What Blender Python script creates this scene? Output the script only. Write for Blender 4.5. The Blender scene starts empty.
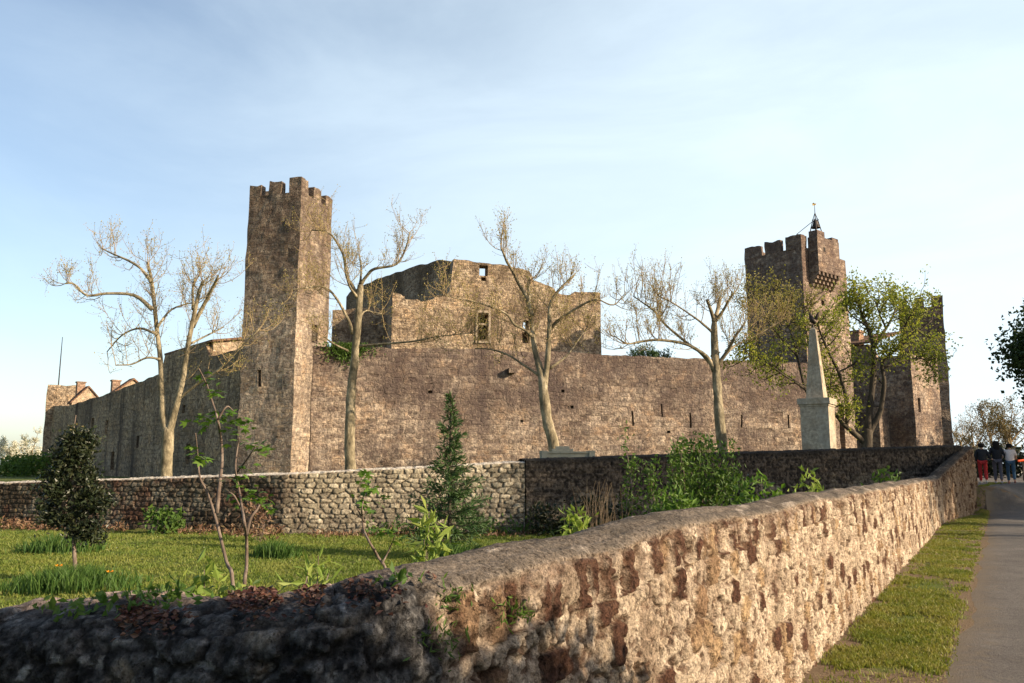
import bpy, math, random
import numpy as np
from mathutils import Vector, Matrix
R = math.radians
random.seed(7); rng = np.random.default_rng(7)
scene = bpy.context.scene
COL = scene.collection

# ------------------------------------------------------------------ camera model
F, PITCH, EYE = 830.0, R(8.56), 1.75
def at(px, py, Y):
    dx = (px-512)/F; dy = (341.5-py)/F
    t = Y/(math.cos(PITCH)-dy*math.sin(PITCH))
    return np.array((dx*t, Y, EYE+t*(math.sin(PITCH)+dy*math.cos(PITCH))))
def hit(px, py, P, d):
    """ray through a pixel against the vertical plane P + u*d : returns (u, z)"""
    q = at(px, py, 1.0); rx, ry = q[0], q[1]
    A = np.array([[d[0], -rx], [d[1], -ry]])
    u, t = np.linalg.solve(A, [-P[0], -P[1]])
    return u, EYE+(q[2]-EYE)*t

# ------------------------------------------------------------------ numpy noise
def _h(*k):
    s = 0
    for i, a in enumerate(k):
        s = s + np.asarray(a, np.int64)*(374761393, 668265263, 2147483647-58, 1274126177)[i]
    s = (s ^ (s >> 13))*1274126177 & 0x7fffffff
    s = (s ^ (s >> 16))*668265263 & 0x7fffffff
    s = s ^ (s >> 15)
    return (s & 0xffffff)/float(0xffffff)
def vnoise(x, y, z=0.0, seed=0):
    x, y, z = np.broadcast_arrays(np.asarray(x, float), np.asarray(y, float), np.asarray(z, float))
    xi, yi, zi = np.floor(x), np.floor(y), np.floor(z)
    fx, fy, fz = x-xi, y-yi, z-zi
    fx, fy, fz = [f*f*(3-2*f) for f in (fx, fy, fz)]
    xi, yi, zi = xi.astype(np.int64), yi.astype(np.int64), zi.astype(np.int64)
    out = 0
    for a in (0, 1):
        for b in (0, 1):
            for c in (0, 1):
                w = (fx if a else 1-fx)*(fy if b else 1-fy)*(fz if c else 1-fz)
                out = out+w*_h(xi+a, yi+b, zi+c, np.int64(seed))
    return out
def fbm(x, y, z=0.0, seed=0, oct=4):
    s = 0; a = .5; n = 0
    for i in range(oct):
        s = s+a*vnoise(x, y, z, seed+i*17); n += a; a *= .5
        x, y, z = x*2.03, y*2.03, np.asarray(z)*2.03
    return s/n
def sm(a, b, x):
    t = np.clip((np.asarray(x, float)-a)/(b-a), 0, 1); return t*t*(3-2*t)
def voronoi(u, v, sx, sy, seed, jit=.85, brick=True, sq=.22):
    """stones: physical distance to nearest joint, random number, and centre of the cell"""
    y = v/sy; x = u/sx
    yi = np.floor(y).astype(np.int64)
    best = np.full(u.shape, 9e9); sec = best.copy(); rid = np.zeros(u.shape); cx = best.copy(); cy = best.copy()
    for dj in (-1, 0, 1):
        j = yi+dj
        off = .5*(j % 2) if brick else 0
        i0 = np.floor(x-off).astype(np.int64)
        for di in (-1, 0, 1):
            i = i0+di
            px = (i+off+.5+jit*(_h(i, j, np.int64(seed))-.5))*sx
            py = (j+.5+jit*.6*(_h(i, j, np.int64(seed+5))-.5))*sy
            d = np.maximum(np.abs(u-px)/sx, np.abs(v-py)/sy)*sq+(1-sq)*np.hypot((u-px)/sx, (v-py)/sy)
            m = d < best
            sec = np.where(m, best, np.minimum(sec, d))
            r_ = _h(i, j, np.int64(seed+9))
            rid = np.where(m, r_, rid); cx = np.where(m, px, cx); cy = np.where(m, py, cy)
            best = np.where(m, d, best)
    return (sec-best)*min(sx, sy), rid, cx, cy

# ------------------------------------------------------------------ object helpers
def mk(name, V, Fs, mat, parent=None, uv=None, col=None, smooth=False, mats=None, midx=None):
    V = np.asarray(V, np.float32).reshape(-1, 3)
    if parent is not None:
        V = V-np.array(ROOT[parent.name], np.float32)
    me = bpy.data.meshes.new(name)
    if isinstance(Fs, np.ndarray):
        n, k = Fs.shape
        me.vertices.add(len(V)); me.vertices.foreach_set('co', V.ravel())
        me.loops.add(n*k); me.loops.foreach_set('vertex_index', Fs.astype(np.int32).ravel())
        me.polygons.add(n); me.polygons.foreach_set('loop_start', np.arange(0, n*k, k, dtype=np.int32))
        me.update(calc_edges=True)
    else:
        me.from_pydata([tuple(v) for v in V.tolist()], [], [tuple(int(i) for i in f) for f in Fs])
    if uv is not None:
        li = np.empty(len(me.loops), np.int32); me.loops.foreach_get('vertex_index', li)
        l = me.uv_layers.new(name='UVMap')
        uv = np.asarray(uv, np.float32)
        l.data.foreach_set('uv', (uv if len(uv) == len(li) and len(uv) != len(V) else uv[li]).ravel())
    if col is not None:
        a = me.color_attributes.new('Col', 'FLOAT_COLOR', 'POINT')
        c4 = np.ones((len(V), 4), np.float32); c4[:, :3] = col
        a.data.foreach_set('color', c4.ravel())
    for m in (mats or [mat]): me.materials.append(m)
    if midx is not None: me.polygons.foreach_set('material_index', np.asarray(midx, np.int32))
    me.polygons.foreach_set('use_smooth', np.full(len(me.polygons), smooth, bool))
    me.validate(); me.update()
    o = bpy.data.objects.new(name, me); COL.objects.link(o)
    if parent is not None: o.parent = parent
    return o
ROOT = {}
def thing(name, label, cat, loc, group=None):
    o = bpy.data.objects.new(name, None); COL.objects.link(o)
    o.location = loc; o.empty_display_size = .3
    ROOT[o.name] = tuple(float(v) for v in loc)
    o['label'] = label; o['category'] = cat
    if group: o['group'] = group
    return o
def tag(o, label, cat, group=None):
    o['label'] = label; o['category'] = cat
    if group: o['group'] = group
    return o
def kind(o, k): o['kind'] = k; return o
def sub(o, parent):           # a sub-part: parent it under a part (both live at the same root offset)
    ROOT[o.name] = ROOT.get(parent.name, (0, 0, 0)); o.parent = parent; return o

class MB:
    def __init__(s): s.v = []; s.f = []; s.uv = []; s.n = 0
    def add(s, V, Fs, uv=None):
        V = np.asarray(V, float).reshape(-1, 3)
        s.v.append(V); s.uv.append(np.asarray(uv, float) if uv is not None else V[:, [0, 2]])
        for f in Fs: s.f.append(tuple(int(i)+s.n for i in f))
        s.n += len(V)
    def tube(s, P, r, k=6, cap=True):
        P = np.asarray(P, float); n = len(P)
        r = np.broadcast_to(np.asarray(r, float), (n,))
        T = np.gradient(P, axis=0); T /= np.linalg.norm(T, axis=1)[:, None]+1e-9
        ref = np.array((0, 0, 1.)) if abs(T[0][2]) < .9 else np.array((1., 0, 0))
        a = np.cross(T, ref); a /= np.linalg.norm(a, axis=1)[:, None]+1e-9
        b = np.cross(T, a)
        th = np.arange(k)*2*math.pi/k
        V = P[:, None]+r[:, None, None]*(np.cos(th)[None, :, None]*a[:, None]+np.sin(th)[None, :, None]*b[:, None])
        Fs = []
        for i in range(n-1):
            for j in range(k):
                j2 = (j+1) % k
                Fs.append((i*k+j, i*k+j2, (i+1)*k+j2, (i+1)*k+j))
        if cap:
            Fs.append(tuple(range(k))[::-1]); Fs.append(tuple((n-1)*k+j for j in range(k)))
        s.add(V.reshape(-1, 3), Fs)
    def obox(s, c, ax, ay, hx, hy, z0, z1, tx=1., ty=1.):
        """oriented box: centre c (x,y), unit axes, half sizes, bottom/top z, top taper"""
        c = np.asarray(c, float)[:2]; ax = np.asarray(ax)[:2]; ay = np.asarray(ay)[:2]
        for (A, B, h, w, t1, t2) in ((ax, ay, hx, hy, tx, ty), (ay, -ax, hy, hx, ty, tx), (-ax, -ay, hx, hy, tx, ty), (-ay, ax, hy, hx, ty, tx)):
            V = []; uv = []
            for (sg, z) in ((-1, z0), (1, z0), (1, z1), (-1, z1)):
                k1, k2 = (t1, t2) if z == z1 else (1, 1)
                p = c+A*sg*h*k1-B*w*k2
                V.append((p[0], p[1], z)); uv.append((sg*h+A[0]*3.3+A[1]*7.1, z))
            s.add(V, [(0, 1, 2, 3)], uv)
        for z, k1, k2 in ((z1, tx, ty), (z0, 1, 1)):
            V = [(*(c+ax*i*hx*k1+ay*j*hy*k2), z) for i, j in ((-1, -1), (1, -1), (1, 1), (-1, 1))]
            s.add(V, [(0, 1, 2, 3)], [(i*hx, j*hy) for i, j in ((-1, -1), (1, -1), (1, 1), (-1, 1))])
    def build(s, name, mat, parent=None, smooth=False):
        return mk(name, np.concatenate(s.v), s.f, mat, parent, np.concatenate(s.uv), smooth=smooth)

# ------------------------------------------------------------------ materials
class NT:
    def __init__(s, name):
        s.m = bpy.data.materials.new(name); s.m.use_nodes = True
        s.t = s.m.node_tree; s.t.nodes.clear()
        s.out = s.t.nodes.new('ShaderNodeOutputMaterial')
    def n(s, typ, **kw):
        nd = s.t.nodes.new('ShaderNode'+typ)
        for k, v in kw.items(): setattr(nd, k, v)
        return nd
    def set(s, inp, v):
        if hasattr(v, 'is_output') or isinstance(v, bpy.types.NodeSocket): s.t.links.new(v, inp)
        elif isinstance(v, (tuple, list)) and len(v) == 3 and inp.type == 'RGBA': inp.default_value = (*v, 1)
        else: inp.default_value = v
    def math(s, op, a, b=0.0, c=0.0, clamp=False):
        nd = s.n('Math', operation=op, use_clamp=clamp)
        for i, v in enumerate((a, b, c)): s.set(nd.inputs[i], v)
        return nd.outputs[0]
    def mix(s, f, a, b, blend='MIX'):
        nd = s.n('Mix', data_type='RGBA', blend_type=blend, clamp_factor=True)
        s.set(nd.inputs[0], f); s.set(nd.inputs[6], a); s.set(nd.inputs[7], b)
        return nd.outputs[2]
    def noise(s, vec, scale, detail=4, rough=.55, dim='3D', w=None, col=False):
        nd = s.n('TexNoise', noise_dimensions=dim)
        if vec is not None: s.set(nd.inputs['Vector'], vec)
        if w is not None: s.set(nd.inputs['W'], w)
        s.set(nd.inputs['Scale'], scale); s.set(nd.inputs['Detail'], detail); s.set(nd.inputs['Roughness'], rough)
        return nd.outputs['Color' if col else 'Fac']
    def mr(s, v, a, b, c=0.0, d=1.0, smooth=True):
        nd = s.n('MapRange', interpolation_type='SMOOTHSTEP' if smooth else 'LINEAR')
        for i, x in enumerate((v, a, b, c, d)): s.set(nd.inputs[i], x)
        return nd.outputs[0]
    def ramp(s, f, stops, interp='LINEAR'):
        nd = s.n('ValToRGB'); cr = nd.color_ramp; cr.interpolation = interp
        while len(cr.elements) < len(stops): cr.elements.new(.5)
        for e, (p, c) in zip(cr.elements, stops): e.position = p; e.color = (*c, 1)
        s.set(nd.inputs[0], f); return nd.outputs[0]
    def bump(s, h, dist, strength=1.0):
        nd = s.n('Bump'); s.set(nd.inputs['Strength'], strength); s.set(nd.inputs['Distance'], dist); s.set(nd.inputs['Height'], h)
        return nd.outputs[0]
    def principled(s, col, rough=.9, normal=None, spec=.25, **kw):
        nd = s.n('BsdfPrincipled'); s.set(nd.inputs['Base Color'], col); s.set(nd.inputs['Roughness'], rough)
        s.set(nd.inputs['Specular IOR Level'], spec)
        if normal is not None: s.set(nd.inputs['Normal'], normal)
        for k, v in kw.items(): s.set(nd.inputs[k], v)
        s.t.links.new(nd.outputs[0], s.out.inputs[0]); return nd

def stone_mat(name, pal, bw, bh, mortar, jw=.03, stain=(.05, .04, .035), stain_amt=.6, stain_scale=.35, hi=None, hi_col=None, hi_amt=0., streak=0., bump=.05, lichen=None, coursed=False, ga=1.0):
    t = NT(name)
    uv = t.n('TexCoord').outputs['UV']
    dist = t.noise(uv, 1.3, 3, col=True, dim='2D')
    sp = t.n('SeparateColor'); t.set(sp.inputs[0], dist)
    su = t.n('SeparateXYZ'); t.set(su.inputs[0], uv)
    x = t.math('MULTIPLY_ADD', t.math('SUBTRACT', sp.outputs[0], .5), .30, su.outputs[0])
    y = t.math('MULTIPLY_ADD', t.math('SUBTRACT', sp.outputs[1], .5), .30, su.outputs[1])
    y2 = t.math('ADD', t.math('DIVIDE', y, bh), t.math('MULTIPLY', t.noise(None, 1.1, 1, dim='1D', w=y), 1.6))
    row = t.math('FLOOR', y2); fy = t.math('FRACT', y2)
    w1 = t.n('TexWhiteNoise', noise_dimensions='1D'); t.set(w1.inputs['W'], row)
    bwr = t.math('MULTIPLY_ADD', w1.outputs['Value'], .7*bw, .65*bw)
    x2 = t.math('ADD', t.math('DIVIDE', x, bwr), t.math('MULTIPLY', w1.outputs['Value'], 37.3))
    x2 = t.math('ADD', x2, t.math('MULTIPLY', t.noise(None, 1.0, 1, dim='1D', w=t.math('MULTIPLY_ADD', row, 7.7, x)), 1.5))
    cl = t.math('FLOOR', x2); fx = t.math('FRACT', x2)
    cv = t.n('CombineXYZ'); t.set(cv.inputs[0], cl); t.set(cv.inputs[1], row)
    w2 = t.n('TexWhiteNoise', noise_dimensions='2D'); t.set(w2.inputs['Vector'], cv.outputs[0])
    rnd = w2.outputs['Value']
    if not coursed:
        sv = t.n('CombineXYZ'); t.set(sv.inputs[0], t.math('DIVIDE', x, bw)); t.set(sv.inputs[1], t.math('DIVIDE', y, bh))
        vv = []
        for ft in ('F1', 'F2'):
            v_ = t.n('TexVoronoi', voronoi_dimensions='2D', feature=ft, distance='MINKOWSKI'); v_.inputs['Exponent'].default_value = 3.5
            t.set(v_.inputs['Vector'], sv.outputs[0]); v_.inputs['Scale'].default_value = 1.0; v_.inputs['Randomness'].default_value = .78; vv.append(v_)
        sc_ = t.n('SeparateColor'); t.set(sc_.inputs[0], vv[0].outputs['Color'])
        sw = t.mr(t.noise(uv, .32, 3, .6, dim='2D'), .56, .585)
        fm = t.n('Mix', data_type='FLOAT'); t.set(fm.inputs[0], sw); t.set(fm.inputs[2], rnd); t.set(fm.inputs[3], sc_.outputs[0]); rnd = fm.outputs[0]
    dx = t.math('MULTIPLY', t.math('MINIMUM', fx, t.math('SUBTRACT', 1.0, fx)), bwr)
    dy = t.math('MULTIPLY', t.math('MINIMUM', fy, t.math('SUBTRACT', 1.0, fy)), bh*.8)
    fine = t.noise(uv, 9, 5, .65, dim='2D')
    d = t.math('ADD', t.math('MINIMUM', dx, dy), t.math('MULTIPLY', t.math('SUBTRACT', fine, .5), .05))
    if not coursed:
        dv = t.math('MULTIPLY', t.math('SUBTRACT', vv[1].outputs['Distance'], vv[0].outputs['Distance']), bh*.6)
        dv = t.math('ADD', dv, t.math('MULTIPLY', t.math('SUBTRACT', fine, .5), .05))
        fm = t.n('Mix', data_type='FLOAT'); t.set(fm.inputs[0], sw); t.set(fm.inputs[2], d); t.set(fm.inputs[3], dv); d = fm.outputs[0]
    j = t.mr(d, jw*.2, jw*1.3)
    vis = t.mr(t.noise(uv, .75, 4, .65, dim='2D'), .34, .54, .45, 1.0)
    j = t.math('MAXIMUM', j, t.math('SUBTRACT', 1.0, vis))
    base = t.ramp(rnd, [(i/(len(pal)-1), c) for i, c in enumerate(pal)])
    base = t.mix(1.0, base, t.ramp(fine, [(.25, (.62, .62, .62)), (.75, (1.3, 1.3, 1.3))]), 'MULTIPLY')
    warm = t.noise(uv, .9, 5, .65, dim='2D')
    base = t.mix(t.math('MULTIPLY', t.mr(warm, .50, .68), .55), base, (pal[1][0]*1.15, pal[1][1]*.98, pal[1][2]*.78))
    base = t.mix(t.math('MULTIPLY', t.mr(warm, .48, .32), .5), base, (pal[1][0]*.80, pal[1][1]*.88, pal[1][2]*.98))
    grain = t.noise(uv, 4.2, 6, .75, dim='2D')
    jm = t.math('MAXIMUM', j, t.math('MULTIPLY', t.mr(grain, .44, .56), .8))
    c = t.mix(jm, mortar, base)
    c = t.mix(1.0, c, t.ramp(grain, [(.30, tuple(1-(1-v)*ga for v in (.36, .33, .32))), (.50, (1., 1., 1.)), (.68, tuple(1+(v-1)*ga for v in (1.75, 1.72, 1.62)))]), 'MULTIPLY')
    # a few stones fallen or eroded away, the shade in their holes painted dark
    er = t.math('MULTIPLY', t.mr(rnd, .955, .965), j)
    c = t.mix(t.math('MULTIPLY', er, .55), c, (.10, .075, .06))
    big = t.noise(uv, stain_scale, 7, .62, dim='2D')
    c = t.mix(t.math('MULTIPLY', t.mr(big, .42, .66), stain_amt), c, stain)
    mid = t.noise(uv, 2.6, 6, .72, dim='2D')
    c = t.mix(t.math('MULTIPLY', t.mr(mid, .48, .62), .85*stain_amt), c, stain)
    lt = t.noise(uv, 5.5, 5, .7, dim='2D')
    c = t.mix(t.math('MULTIPLY', t.mr(lt, .55, .68), .6), c, (mortar[0]*1.35, mortar[1]*1.35, mortar[2]*1.35))
    if lichen:
        l2 = t.noise(uv, 3.7, 5, .7, dim='2D')
        c = t.mix(t.math('MULTIPLY', t.mr(l2, .55, .68), lichen[1]), c, lichen[0])
    if hi:
        k = t.mr(t.math('MULTIPLY_ADD', t.math('SUBTRACT', big, .5), hi[1]-hi[0]+2.5, su.outputs[1]), hi[0], hi[1])
        pm = t.mr(t.noise(uv, 1.6, 6, .7, dim='2D'), .30, .62)
        k = t.math('MULTIPLY', k, t.math('MULTIPLY_ADD', pm, .7, .3))
        c = t.mix(t.math('MULTIPLY', k, hi_amt), c, hi_col)
    if streak:
        mp = t.n('Mapping'); t.set(mp.inputs['Vector'], uv); mp.inputs['Scale'].default_value = (.55, .05, 1)
        st = t.noise(mp.outputs[0], 1.0, 6, .68, dim='2D')
        c = t.mix(t.math('MULTIPLY', t.mr(st, .48, .72), streak), c, (stain[0]*.7, stain[1]*.7, stain[2]*.8))
    hgt = t.math('ADD', t.math('MULTIPLY', j, .5), t.math('MULTIPLY', fine, .9))
    hgt = t.math('ADD', hgt, t.math('MULTIPLY', rnd, .35))
    hgt = t.math('SUBTRACT', hgt, t.math('MULTIPLY', er, 1.5))
    hgt = t.math('ADD', hgt, t.math('MULTIPLY', mid, .8))
    hgt = t.math('ADD', hgt, t.math('MULTIPLY', grain, 1.1))
    t.principled(c, .95, t.bump(hgt, bump), .15)
    return t.m

def attr_mat(name, rough=.95, bump=.006, scale=60, var=(.7, 1.3)):
    t = NT(name)
    a = t.n('Attribute', attribute_name='Col')
    co = t.n('TexCoord').outputs['Object']
    f = t.noise(co, scale, 6, .75)
    f2 = t.noise(co, scale*.25, 5, .7)
    f3 = t.noise(co, scale*.6, 4, .8)
    pit = t.mr(f3, .57, .63)
    c = t.mix(1.0, a.outputs['Color'], t.ramp(f, [(.34, (var[0],)*3), (.66, (var[1],)*3)]), 'MULTIPLY')
    c = t.mix(1.0, c, t.ramp(f2, [(.34, (.70, .68, .66)), (.66, (1.28, 1.28, 1.26))]), 'MULTIPLY')
    c = t.mix(t.math('MULTIPLY', pit, .7), c, t.mix(1.0, c, (.30, .24, .20), 'MULTIPLY'))
    h = t.math('SUBTRACT', t.math('ADD', t.math('MULTIPLY', f, .7), t.math('MULTIPLY', f2, 1.3)), t.math('MULTIPLY', pit, .9))
    t.principled(c, rough, t.bump(h, bump), .15)
    return t.m

def leaf_mat(name, cols, trans=.35, rough=.55, patch=None):
    t = NT(name)
    g = t.n('NewGeometry').outputs['Random Per Island']
    c = t.ramp(g, [(i/(len(cols)-1), x) for i, x in enumerate(cols)])
    if patch:
        pn = t.noise(t.n('TexCoord').outputs['Object'], patch[0], 5, .65)
        c = t.mix(t.math('MULTIPLY', t.mr(pn, .45, .62), patch[2]), c, patch[1])
        c = t.mix(t.math('MULTIPLY', t.mr(pn, .48, .34), patch[2]), c, (.075, .12, .02))
    b = t.n('BsdfPrincipled'); t.set(b.inputs['Base Color'], c); b.inputs['Roughness'].default_value = rough
    b.inputs['Specular IOR Level'].default_value = .3
    tr = t.n('BsdfTranslucent'); t.set(tr.inputs[0], t.mix(1.0, c, (1.1, 1.15, .6), 'MULTIPLY'))
    mx = t.n('MixShader'); mx.inputs[0].default_value = trans
    t.t.links.new(b.outputs[0], mx.inputs[1]); t.t.links.new(tr.outputs[0], mx.inputs[2])
    t.t.links.new(mx.outputs[0], t.out.inputs[0])
    return t.m

def bark_mat(name, c1, c2, c3, scale=5, bump=.02, stretch=.4):
    t = NT(name)
    co = t.n('TexCoord').outputs['Object']
    mp = t.n('Mapping'); t.set(mp.inputs['Vector'], co); mp.inputs['Scale'].default_value = (1, 1, stretch)
    f = t.noise(mp.outputs[0], scale, 6, .65)
    g = t.noise(mp.outputs[0], scale*2.7, 4, .6)
    c = t.ramp(f, [(.32, c1), (.5, c2), (.66, c3)])
    c = t.mix(t.math('MULTIPLY', t.mr(g, .55, .7), .5), c, c1)
    t.principled(c, .9, t.bump(t.math('ADD', f, g), bump), .2)
    return t.m

def plain_mat(name, col, rough=.7, noise=.25, scale=12, bump=.004, metal=0.0):
    t = NT(name)
    co = t.n('TexCoord').outputs['Object']
    f = t.noise(co, scale, 5, .65)
    c = t.mix(1.0, col, t.ramp(f, [(.3, (1-noise,)*3), (.7, (1+noise,)*3)]), 'MULTIPLY')
    t.principled(c, rough, t.bump(f, bump), .3, Metallic=metal)
    return t.m

M = {}
WARM = [(.11, .083, .068), (.33, .255, .195), (.20, .15, .118), (.45, .36, .28), (.13, .096, .08), (.37, .29, .22), (.26, .185, .135)]
PALE = [(.20, .145, .10), (.40, .305, .21), (.29, .215, .145), (.47, .37, .265), (.24, .17, .115)]
GREY = [(.26, .19, .115), (.45, .335, .215), (.34, .25, .16), (.52, .39, .26)]
M['curtain'] = stone_mat('curtain_stone', WARM, .50, .29, (.36, .285, .215), .03, (.09, .064, .056), .62, .28, (3.9, 7.4), (.085, .060, .052), .72, .45, .06)
M['tower'] = stone_mat('tower_stone', [(.20, .155, .12), (.38, .30, .225), (.28, .215, .16), (.46, .37, .28), (.22, .165, .13), (.41, .32, .24)], .42, .25, (.38, .315, .245), .03, (.085, .062, .050), .42, .3, (8.0, 13.5), (.075, .050, .038), .78, .35, .06)
M['gate'] = stone_mat('gate_tower_stone', WARM, .42, .25, (.28, .21, .155), .03, (.08, .056, .048), .6, .3, (10, 17), (.11, .074, .062), .6, .35, .06)
M['rampart'] = stone_mat('rampart_stone', GREY, .5, .28, (.22, .165, .11), .025, (.08, .06, .045), .5, .2, None, None, 0, .85, .05)
M['keep'] = stone_mat('keep_stone', PALE, .36, .22, (.36, .28, .20), .035, (.10, .07, .047), .85, .35, (15.0, 18), (.10, .07, .042), .6, .2, .07)
M['plasterstone'] = stone_mat('rendered_stone', [(.28, .21, .145), (.37, .285, .20), (.32, .245, .17)], .4, .24, (.43, .34, .25), .03, (.3, .22, .16), .4, .5, None, None, 0, .1, .03)
M['tile'] = stone_mat('roof_tile', [(.20, .11, .07), (.27, .155, .10), (.17, .095, .065), (.31, .20, .135)], .22, .35, (.12, .06, .04), .03, (.12, .08, .06), .5, .6, None, None, 0, .1, .08, coursed=True)
M['dark'] = plain_mat('painted_dark_interior', (.02, .017, .015), .9)  # near-black: the unlit depth of openings painted into the colour
M['frame'] = plain_mat('pale_window_stone', (.30, .24, .18), .9, .2, 6)
M['wall'] = attr_mat('rubble_wall', bump=.02, scale=62, var=(.55, 1.45))
M['backwall'] = attr_mat('garden_wall', bump=.02, scale=22)
M['plane_bark'] = bark_mat('plane_bark', (.06, .048, .03), (.20, .165, .105), (.40, .335, .23), 3.0, .05, .5)
M['plane_twig'] = plain_mat('plane_twig_bark', (.255, .185, .098), .9, .3, 9)
M['dark_bark'] = bark_mat('dark_bark', (.035, .03, .022), (.075, .06, .045), (.12, .10, .07), 4, .03, .3)
M['sap_bark'] = bark_mat('sapling_bark', (.085, .06, .045), (.15, .112, .088), (.22, .175, .14), 14, .006, .5)
M['bud'] = leaf_mat('plane_buds', [(.36, .29, .09), (.43, .35, .12), (.29, .26, .07), (.45, .36, .15)], .4)
M['yleaf'] = leaf_mat('young_leaves', [(.28, .30, .055), (.20, .24, .045), (.36, .34, .075), (.15, .195, .035), (.32, .30, .07)], .5)
M['fig'] = leaf_mat('fig_leaves', [(.09, .17, .025), (.13, .22, .035), (.07, .14, .02), (.18, .27, .05)], .4)
M['lime'] = leaf_mat('lime_leaves', [(.24, .30, .06), (.18, .26, .05), (.30, .34, .08)], .4)
M['bush'] = leaf_mat('bush_leaves', [(.06, .12, .02), (.09, .16, .028), (.05, .095, .018), (.13, .20, .035)], .35)
M['holly'] = leaf_mat('evergreen_leaves', [(.014, .022, .010), (.024, .034, .014), (.038, .042, .018), (.012, .018, .010)], .12, .4)
M['spruce'] = leaf_mat('spruce_needles', [(.034, .075, .022), (.052, .10, .03), (.07, .12, .035), (.026, .056, .02)], .2)
M['roadtree'] = leaf_mat('roadside_leaves', [(.022, .045, .012), (.035, .062, .016), (.048, .08, .02), (.018, .036, .01)], .2)
M['deadleaf'] = leaf_mat('dead_leaves', [(.06, .022, .018), (.10, .04, .03), (.045, .02, .016), (.17, .09, .06), (.08, .045, .03)], .15)
M['bracken'] = leaf_mat('dead_bracken', [(.13, .065, .038), (.20, .11, .065), (.09, .048, .03), (.27, .17, .10), (.12, .10, .04)], .2)
M['straw'] = leaf_mat('dry_stalks', [(.26, .19, .12), (.20, .14, .09), (.32, .25, .17)], .2)
M['grass'] = leaf_mat('grass_blades', [(.12, .175, .025), (.16, .21, .035), (.21, .235, .05), (.10, .155, .022), (.27, .26, .08)], .4, .55, (.9, (.24, .24, .06), .55))
M['vergegrass'] = leaf_mat('verge_grass_blades', [(.14, .175, .028), (.185, .21, .038), (.24, .23, .055), (.11, .155, .024), (.30, .26, .09)], .4, .55, (1.3, (.27, .225, .08), .5))
M['tallgrass'] = leaf_mat('tall_grass_blades', [(.045, .10, .02), (.07, .135, .026), (.10, .165, .035)], .35)
M['brownleaf'] = leaf_mat('brown_far_leaves', [(.13, .105, .045), (.18, .14, .065), (.10, .09, .035), (.20, .16, .09)], .3)
M['blossom'] = leaf_mat('white_blossom', [(.62, .60, .55), (.70, .68, .62), (.5, .5, .42)], .3)
M['orange'] = leaf_mat('orange_petals', [(.8, .25, .01), (.75, .33, .02)], .2)
M['monument'] = stone_mat('monument_stone', [(.40, .345, .26), (.45, .385, .29), (.42, .36, .27)], 1.3, .9, (.28, .23, .17), .006, (.17, .145, .11), .35, .9, None, None, 0, .4, .008, coursed=True, ga=.25)
M['iron'] = plain_mat('dark_iron', (.035, .03, .03), .6, .3, 10, .002, .3)
M['bronze'] = plain_mat('bronze', (.05, .038, .03), .5, .3, 10, .004, .5)
M['gold'] = plain_mat('gilt_metal', (.42, .29, .10), .35, .1, 10, .001, .7)
M['bench'] = plain_mat('grey_green_stone', (.27, .265, .21), .9, .2, 5, .01)
M['brick'] = stone_mat('chimney_brick', [(.24, .145, .10), (.30, .19, .135), (.21, .13, .09)], .24, .1, (.35, .27, .2), .015, (.12, .08, .06), .4, .8, None, None, 0, 0, .02, coursed=True)

# ------------------------------------------------------------------ terrain
BW = [np.array(p) for p in ((-60., 38.), (-26., 28.6), (-15.2, 25.2), (-6.0, 22.2), (.35, 22.4), (16.9, 31.3))]
FWC, FWB, FWE = np.array((-.35, 2.45)), np.array((13.75, 26.95)), np.array((17.75, 32.1))
def fwx(y):
    y = np.asarray(y, float)
    return np.where(y < FWB[1], FWC[0]+(y-FWC[1])*(FWB[0]-FWC[0])/(FWB[1]-FWC[1]),
                    FWB[0]+(y-FWB[1])*(FWE[0]-FWB[0])/(FWE[1]-FWB[1]))
def zg(x, y):
    x = np.asarray(x, float); y = np.asarray(y, float)
    road = 1.10*sm(29.8, 36.6, y)
    bwy = np.interp(x, [p[0] for p in BW], [p[1] for p in BW])
    back = 1.0*sm(.05, .5, y-bwy)
    right = sm(-.3, .3, x-fwx(y))
    right = np.where(y > 31.5, sm(.6, 2.6, x-fwx(y)), right)
    right = np.where(y < 2.6, 1.0, right)
    z = back*(1-right)+road*right
    return z+.05*(fbm(x*.4, y*.4, 0, 3)-.5)*np.clip(1-np.abs(y-15)/40, 0, 1)
def zg1(x, y): return float(zg(np.array([x]), np.array([y]))[0])

def axis(lo, hi, a, b, step, far):
    core = np.arange(a, b+1e-6, step); l = []; d = step
    x = a
    while x > lo: d *= 1.25; x -= d; l.append(max(x, lo))
    r = []; d = step; x = b
    while x < hi: d *= 1.25; x += d; r.append(min(x, hi))
    return np.concatenate([np.array(l[::-1]), core, np.array(r)])
gx = axis(-3000, 3000, -26, 34, .25, 0); gy = axis(-200, 3500, -2, 42, .25, 0)
GX, GY = np.meshgrid(gx, gy); GZ = zg(GX, GY)
nx, ny = len(gx), len(gy)
idx = np.arange(nx*ny).reshape(ny, nx)
Q = np.stack([idx[:-1, :-1], idx[:-1, 1:], idx[1:, 1:], idx[1:, :-1]], -1).reshape(-1, 4)
R0_ = (3.46, 7.12); rd_ = (12.17, 20.88)
t = NT('meadow_ground')
co = t.n('TexCoord').outputs['Object']
a = t.noise(co, .55, 6, .65); b = t.noise(co, 5, 5, .7); c_ = t.noise(co, 40, 4, .7)
c = t.ramp(a, [(.3, (.075, .105, .02)), (.5, (.105, .135, .028)), (.7, (.16, .155, .05))])
c = t.mix(t.math('MULTIPLY', t.mr(b, .50, .68), .7), c, (.15, .105, .06))
at_ = t.n('Attribute', attribute_name='Col')
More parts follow.
